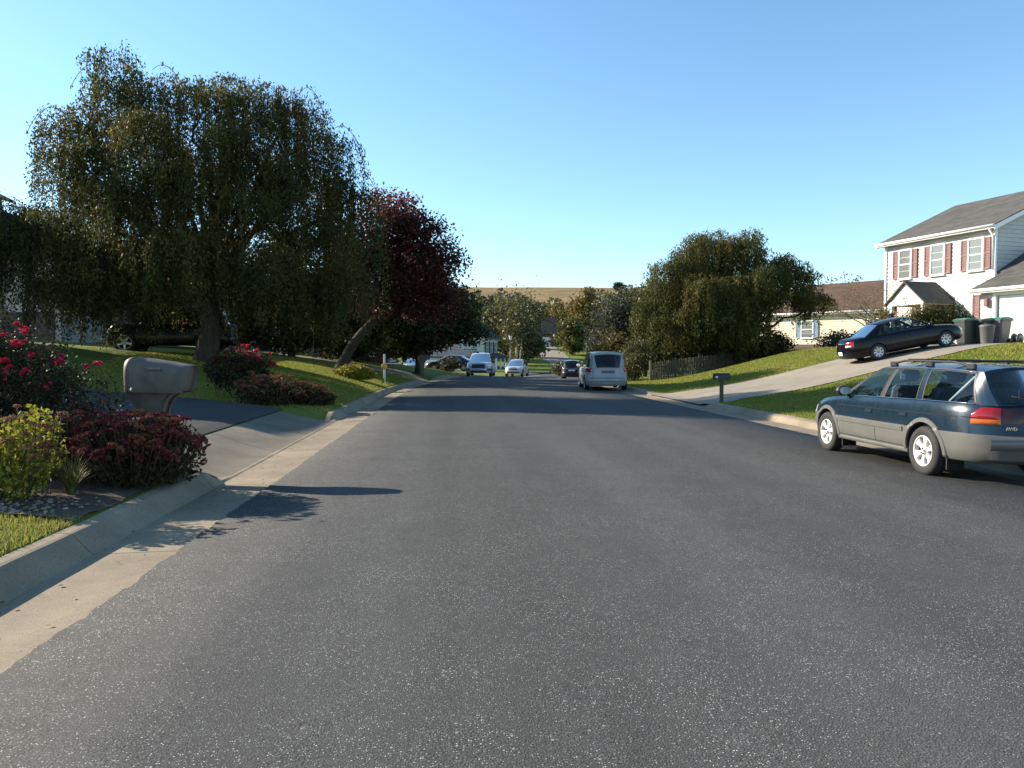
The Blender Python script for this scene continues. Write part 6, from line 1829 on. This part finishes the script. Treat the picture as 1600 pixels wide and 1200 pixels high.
# ------------------------------------------------------------------ mailboxes
def plastic_mailbox(label, loc, rz, s=1.0):
    """moulded box on a flared post; the door faces local +x (towards the street)"""
    root = empty('mailbox', loc, rz); root.scale = s if isinstance(s, tuple) else (s, s, s); tag(root, label, 'mailbox')
    # box: rounded-top section lofted from back to front, the front hood slants
    def sec(x, w, h, z0, lean=0.0, ns=22):
        pts = []
        for k in range(ns + 1):
            a_ = pi * k / ns
            yy = w * (abs(cos(a_)) ** 0.55) * (1 if cos(a_) >= 0 else -1)
            zz = z0 + h * (0.42 + 0.58 * sin(a_) ** 0.75)
            pts.append((x + lean * (zz - z0) / h, yy, zz))
        full = [(x, w * 0.93, z0)] + pts + [(x, -w * 0.93, z0)]
        return full
    zb_ = 1.0
    secs = [sec(-0.41, 0.165, 0.36, zb_ + 0.02), sec(-0.405, 0.19, 0.41, zb_), sec(-0.36, 0.2, 0.435, zb_ - 0.002), sec(-0.30, 0.2, 0.44, zb_ - 0.003), sec(-0.297, 0.192, 0.43, zb_), sec(-0.1, 0.192, 0.42, zb_ - 0.006), sec(0.2, 0.19, 0.385, zb_ - 0.012, 0.0), sec(0.3, 0.19, 0.36, zb_ - 0.015, 0.05), sec(0.36, 0.19, 0.345, zb_ - 0.012, 0.085), sec(0.368, 0.182, 0.335, zb_ - 0.006, 0.085)]
    b = MB(); b.grid(secs, 0, True)
    n0 = len(secs[0]); b.add(secs[0], [tuple(range(n0))])
    for i in range(len(secs) - 1): b.add([secs[i][0], secs[i][-1], secs[i + 1][-1], secs[i + 1][0]], [(0, 1, 2, 3)])
    # recessed mouth
    inn = [[(x - 0.05, y * 0.93, zb_ + (z - zb_) * 0.95 + 0.01) for x, y, z in secs[-1]]]
    b.grid([secs[-1], inn[0]], 0, False)
    b.build('box', M['plastic_tan'], root, recalc=True)
    b = MB(); b.add([(x - 0.002, y, z) for x, y, z in inn[0]], [tuple(range(n0))]); b.build('door', plain('mailbox_door', (0.1, 0.09, 0.078), 0.5), root)
    # post: square, flares out under the box front with an open curved brace
    rows_ = []
    for z, x0, x1, w in ((-0.4, -0.2, 0.02, 0.11), (0.45, -0.2, 0.02, 0.11), (0.72, -0.24, 0.03, 0.115), (0.88, -0.33, 0.07, 0.125), (0.96, -0.38, 0.14, 0.14), (1.0, -0.4, 0.2, 0.16)):
        rows_.append([(x0, -w, z), (x1, -w, z), (x1, w, z), (x0, w, z), (x0, -w, z)])
    b = MB(); b.grid(rows_, 0, False)
    arc = []
    for k in range(9):
        a_ = pi / 2 * k / 8
        arc.append((0.03 + 0.24 * (1 - cos(a_)), 0.62 + 0.37 * sin(a_)))
    for sd in (-1, 1):
        b.grid([[(x - 0.02, sd * 0.1, z + 0.01), (x + 0.022, sd * 0.1, z - 0.008), (x + 0.022, sd * 0.07, z - 0.008), (x - 0.02, sd * 0.07, z + 0.01), (x - 0.02, sd * 0.1, z + 0.01)] for x, z in arc], 0, False)
    b.build('post', M['plastic_tan'], root, recalc=True)
    b = MB(); b.bbox(-0.12, 0.1, -0.215, -0.195, zb_ + 0.27, zb_ + 0.3, 0.004); b.build('flag', M['plastic_tan'], root)
    return root
plastic_mailbox('large tan plastic mailbox rising from the near flower bed', (-3.62, 9.75, tz(-3.62, 9.75) + 0.0), radians(-6), (0.93, 0.92, 0.98))
xm2 = -3.75 + float(shift(50.4))
plastic_mailbox('far tan plastic mailbox on the verge beyond the maple', (xm2, 50.4, tz(xm2, 50.4) - 0.05), radians(10), 1.05)

def rural_mailbox(label, loc, rz, boxmat, postmat, h=0.92, reflector=False, text=None):
    root = empty('mailbox', loc, rz); tag(root, label, 'mailbox')
    b = MB(); b.bbox(-0.05, 0.05, -0.05, 0.05, -0.3, h + (0.42 if text else 0.0), 0.008); b.build('post', postmat, root)
    secs = []
    for x in (-0.26, -0.25, 0.25, 0.26):
        k = 0.96 if abs(x) > 0.255 else 1
        pts = [(x, 0.085 * k, h + 0.0)] + [(x, 0.085 * k * cos(a_), h + 0.11 + 0.085 * k * sin(a_)) for a_ in np.linspace(0, pi, 13)] + [(x, -0.085 * k, h)]
        secs.append(pts)
    off = 0.36 if text else 0.0
    secs = [[(x + off, y, z) for x, y, z in s_] for s_ in secs]
    b = MB(); b.grid(secs, 0, True); n0 = len(secs[0])
    b.add(secs[0], [tuple(range(n0))]); b.add(secs[-1], [tuple(range(n0))])
    b.add([secs[0][0], secs[0][-1], secs[-1][-1], secs[-1][0]], [(0, 1, 2, 3)])
    bx = b.build('box', boxmat, root, recalc=True)
    b = MB(); b.box(-0.28 + off, 0.28 + off, -0.1, 0.1, h - 0.03, h - 0.002); b.build('shelf', postmat, root)
    if reflector:
        b = MB(); b.lathe([(0.0, -0.012), (0.13, -0.012), (0.14, 0.0), (0.13, 0.012), (0.0, 0.012)], 24, 'y', M=Matrix.Translation((0, -0.066, h - 0.15))); b.build('reflector', M['reflector'], root)
    if text:
        link('lettering', text_mesh(text, 0.18, M['white_paint']), bx, (off, -0.0875, h + 0.095), (radians(90), 0, 0))
    return root
px_ = -3.55 + float(shift(36.3))
rural_mailbox('black mailbox lettered in white on a white post with amber reflector', (px_, 36.3, tz(px_, 36.3)), radians(3), M['metal_black'], M['white_paint'], 0.95, True, '10W')
rm_ = rural_mailbox('black mailbox on a dark post beside the right driveway', (8.38, 23.7, tz(8.38, 23.7)), radians(4), M['metal_black'], M['wood_fence'], 0.78)
b = MB(); b.lathe([(0.0, -0.006), (0.035, -0.006), (0.04, 0.0)], 14, 'y', M=Matrix.Translation((-0.2, -0.088, 0.85))); b.build('reflector', M['white_paint'], rm_)

# ------------------------------------------------------------------ picket fence, each picket by itself
fe = empty('picket_fence', (0, 0, 0)); tag(fe, 'weathered wooden picket fence below the right weeping tree', 'fence')
pk = MB(); pk.prism([(-0.045, 0, 0), (0.045, 0, 0), (0.045, 0, 0.92), (0, 0, 1.0), (-0.045, 0, 0.92)], (0, 0.02, 0)); pkm = pk.mesh('picket', M['wood_fence'])
fa, fb = Vector((10.75, 41.5)), Vector((17.2, 44.6)); fl = (fb - fa).length; fd = (fb - fa).normalized(); fang = math.atan2(fd.y, fd.x)
k = 0
while k * 0.135 < fl:
    q = fa + fd * (k * 0.135)
    link('picket', pkm, fe, (q.x, q.y, tz(q.x, q.y) + 0.03), (random.uniform(-.02, .02), random.uniform(-.025, .025), fang), (1, 1, random.uniform(0.97, 1.03)))
    k += 1
for i in range(5):
    q = fa + fd * (fl * i / 4)
    b = MB(); b.bbox(-0.06, 0.06, 0.02, 0.13, -0.3, 1.12, 0.01); b.build('post', M['wood_fence'], fe, (q.x - 0.03, q.y, tz(q.x, q.y)), (0, 0, fang))
for h_ in (0.28, 0.75):
    b = MB(); b.tube([(q.x, q.y + 0.04, tz(q.x, q.y) + h_) for q in [fa + fd * (fl * i / 12) for i in range(13)]], 0.035, 4); b.build('rail', M['wood_fence'], fe)

# ------------------------------------------------------------------ bins by the garage
def wheelie(label, x, y, rz, s, body, lid, lidopen=False):
    z = tz(x, y) + 0.03
    root = empty('wheeled_bin', (x, y, z), rz); root.scale = (s * 0.92,) * 3; tag(root, label, 'bin')
    b = MB(); rows_ = []
    for zz, w, d in ((0.04, 0.2, 0.22), (0.1, 0.225, 0.25), (0.9, 0.28, 0.33), (0.92, 0.31, 0.36), (0.97, 0.31, 0.36)):
        c_ = 0.05
        rows_.append([(-w + c_, -d, zz), (w - c_, -d, zz), (w, -d + c_, zz), (w, d - c_, zz), (w - c_, d, zz), (-w + c_, d, zz), (-w, d - c_, zz), (-w, -d + c_, zz), (-w + c_, -d, zz)])
    b.grid(rows_, 0, False); b.build('body', body, root, recalc=True)
    b = MB(); rows_ = []
    for f in np.linspace(0, 1, 7):
        zz = 0.975 + 0.09 * sin(pi * f) ** 0.8
        y_ = -0.38 + 0.78 * f
        rows_.append([(-0.325, y_, 0.975), (-0.3, y_, zz), (0.3, y_, zz), (0.325, y_, 0.975)])
    b.grid(rows_, 0, False); b.build('lid', lid, root, recalc=True)
    b = MB(); b.tube([(-0.26, 0.4, 0.93), (-0.26, 0.47, 0.95), (0.26, 0.47, 0.95), (0.26, 0.4, 0.93)], 0.018, 7); b.build('handle', body, root)
    for sd in (-1, 1):
        b = MB(); b.lathe([(0.0, -0.03), (0.12, -0.03), (0.13, 0.0), (0.12, 0.03), (0.0, 0.03)], 18, 'y', M=Matrix.Translation((sd * 0.24, 0.24, 0.13)) @ Matrix.Rotation(radians(90), 4, 'Z')); b.build('wheel', M['tyre'], root)
    return root
wheelie('dark wheeled bin with green lid nearest the black saloon', 20.75, 29.95, radians(-75), 1.12, M['bin_dark'], M['plastic_green'])
wheelie('second dark wheeled bin with green lid behind the grey can', 21.35, 29.75, radians(-80), 1.1, M['bin_dark'], M['plastic_green'])
wheelie('grey wheeled bin with green lid beside the garage door', 21.95, 29.6, radians(-70), 1.15, M['plastic_grey'], M['plastic_green'])
gc = empty('rubbish_can', (20.95, 28.95, tz(20.95, 28.95) + 0.03)); tag(gc, 'small round grey rubbish can in front of the wheeled bins', 'bin')
b = MB(); b.lathe([(0.0, 0.0), (0.2, 0.0), (0.21, 0.03), (0.26, 0.68), (0.275, 0.7), (0.275, 0.73)], 22); b.build('body', M['plastic_grey'], gc)
b = MB(); b.lathe([(0.285, 0.715), (0.285, 0.745), (0.22, 0.79), (0.0, 0.81)], 22); b.tube([(-0.08, 0, 0.8), (-0.06, 0, 0.84), (0.06, 0, 0.84), (0.08, 0, 0.8)], 0.014, 6); b.build('lid', M['plastic_grey'], gc)
hose = empty('hose_reel', (22.25, 29.0, tz(22.25, 29.0) + 0.03), radians(20)); tag(hose, 'small grey hose reel at the foot of the garage door', 'hose reel')
b = MB(); b.lathe([(0.0, -0.13), (0.22, -0.13), (0.22, -0.1), (0.1, -0.09), (0.1, 0.09), (0.22, 0.1), (0.22, 0.13), (0.0, 0.13)], 24, 'y', M=Matrix.Translation((0, 0, 0.24))); b.build('drum', M['plastic_grey'], hose)
b = MB(); b.tube([(0.13 * cos(a_) , -0.08 + 0.16 * a_ / (12 * pi), 0.24 + 0.13 * sin(a_)) for a_ in np.linspace(0, 12 * pi, 100)], 0.014, 5); b.build('hose', M['plastic_dark'], hose)
b = MB()
for sd in (-1, 1): b.tube([(-0.16, sd * 0.15, 0.0), (0, sd * 0.15, 0.26), (0.16, sd * 0.15, 0.0)], 0.014, 6)
b.build('stand', M['metal_black'], hose)

# ------------------------------------------------------------------ small things
# street lamp beyond the crest
lx_, ly_ = 8.1 , 90.0
ll = empty('street_lamp', (6.6, 92.5, tz(6.6, 92.5))); tag(ll, 'post top street lamp before the far lawn', 'street lamp')
b = MB(); b.tube([(0, 0, -0.2), (0, 0, 0.6), (0, 0, 3.9)], [0.09, 0.075, 0.05], 10); b.build('post', M['metal_black'], ll)
b = MB(); b.lathe([(0.06, 3.9), (0.1, 3.95), (0.2, 4.35), (0.21, 4.4)], 16); b.build('globe', M['white_paint'], ll)
b = MB(); b.lathe([(0.25, 4.4), (0.2, 4.5), (0.05, 4.58), (0.0, 4.6)], 16); b.build('cap', M['metal_black'], ll)
# shepherd hook in the left lawn
hk = empty('garden_hook', (-6.55, 36.2, tz(-6.55, 36.2))); tag(hk, 'thin dark garden hook pole beside the maple trunk', 'pole')
b = MB(); b.tube([(0, 0, -0.2), (0, 0, 1.7), (-0.05, 0, 1.8), (-0.2, 0, 1.82), (-0.28, 0, 1.74)], 0.012, 6); b.build('pole', M['metal_black'], hk)
b = MB(); b.tube([(0, 0, 1.72), (-0.3, 0, 1.72)], 0.008, 5); b.build('arm', M['metal_black'], hk)
# white plastic garden chair in the shade
chx, chy = -11.1, 49.3
chr_ = empty('garden_chair', (chx, chy, tz(chx, chy)), radians(160)); tag(chr_, 'white plastic garden chair in the shade of the left lawn', 'chair')
b = MB(); b.bbox(-0.27, 0.27, -0.26, 0.26, 0.38, 0.43, 0.02); b.build('seat', M['white_paint'], chr_)
b = MB(); Mb = Matrix.Translation((0, 0.24, 0.42)) @ Matrix.Rotation(radians(-14), 4, 'X'); b.bbox(-0.25, 0.25, -0.015, 0.02, 0.0, 0.52, 0.012, M=Mb); b.build('backrest', M['white_paint'], chr_)
for sx_ in (-1, 1):
    for sy2_ in (-1, 1):
        b = MB(); b.tube([(sx_ * 0.24, sy2_ * 0.22, 0.4), (sx_ * 0.29, sy2_ * 0.28, 0.0)], 0.025, 6); b.build('leg', M['white_paint'], chr_)
    b = MB(); b.tube([(sx_ * 0.28, 0.3, 0.64), (sx_ * 0.29, -0.2, 0.63), (sx_ * 0.28, -0.26, 0.4)], 0.022, 6); b.build('arm', M['white_paint'], chr_)
# lantern post by the bare tree
lp = empty('garden_lantern', (21.75, 37.0, tz(21.75, 37.0))); tag(lp, 'small black lantern on a post by the white house corner', 'lantern')
b = MB(); b.tube([(0, 0, -0.1), (0, 0, 1.35)], 0.03, 8); b.build('post', M['metal_black'], lp)
b = MB(); b.lathe([(0.03, 1.35), (0.09, 1.4), (0.12, 1.62), (0.15, 1.64), (0.03, 1.76), (0.0, 1.8)], 6, smooth=False); b.build('head', M['metal_black'], lp)
# shrub clumps near the far lawn
T('shrub', 'reddish round shrub at the far kerb bend', 11.6, 80.5, [(0, 0, 0.7, 1.3, 1.0, 0.7)], 1500, 0.3, M['leaf_olive'], 0.05, (0, 0, 0.3), clump=0.3, cat='shrub')
T('shrub', 'small shrub beside the far garage driveway', 14.6, 170, [(0, 0, 0.9, 2.2, 1.4, 0.9)], 900, 0.5, M['leaf_yellow'], 0.05, (0, 0, 0.3), clump=0.5, cat='shrub')
T('shrub', 'foundation shrub left of the white SUV', -0.4, 61.5, [(0, 0, 0.6, 0.8, 0.7, 0.6)], 1200, 0.2, M['leaf_grey'], 0.05, (0, 0, 0.3), clump=0.22, cat='shrub')
# two birds on the top twigs of the weeping tree
def bird(label, loc, rz):
    r = empty('bird', loc, rz); tag(r, label, 'bird', 'birds on the weeping tree')
    b = MB()
    prof = [(-0.2, 0.004), (-0.12, 0.018), (-0.07, 0.035), (-0.01, 0.05), (0.05, 0.047), (0.085, 0.034), (0.1, 0.03), (0.125, 0.032), (0.145, 0.024), (0.158, 0.01), (0.185, 0.002)]
    Mx = Matrix.Rotation(radians(-48), 4, 'Y')
    rows_ = []
    for x, r_ in prof:
        rows_.append([Mx @ Vector((x, r_ * cos(a_), r_ * 1.05 * sin(a_) + (0.018 if x > 0.08 else 0))) for a_ in np.linspace(0, 2 * pi, 11)])
    b.grid(rows_, 0, True); b.build('body', M['metal_black'], r)
    b = MB(); b.tube([(0.0, 0.015, -0.03), (0.01, 0.015, -0.11)], 0.004, 4); b.tube([(0.0, -0.015, -0.03), (0.01, -0.015, -0.11)], 0.004, 4); b.build('legs', M['metal_black'], r)
bird('left small dark bird perched on the top twigs of the big tree', (wx + 2.45, wy + 0.3, 11.78), 0.4)
bird('right small dark bird perched on the top twigs of the big tree', (wx + 3.05, wy + 0.3, 11.68), 2.6)
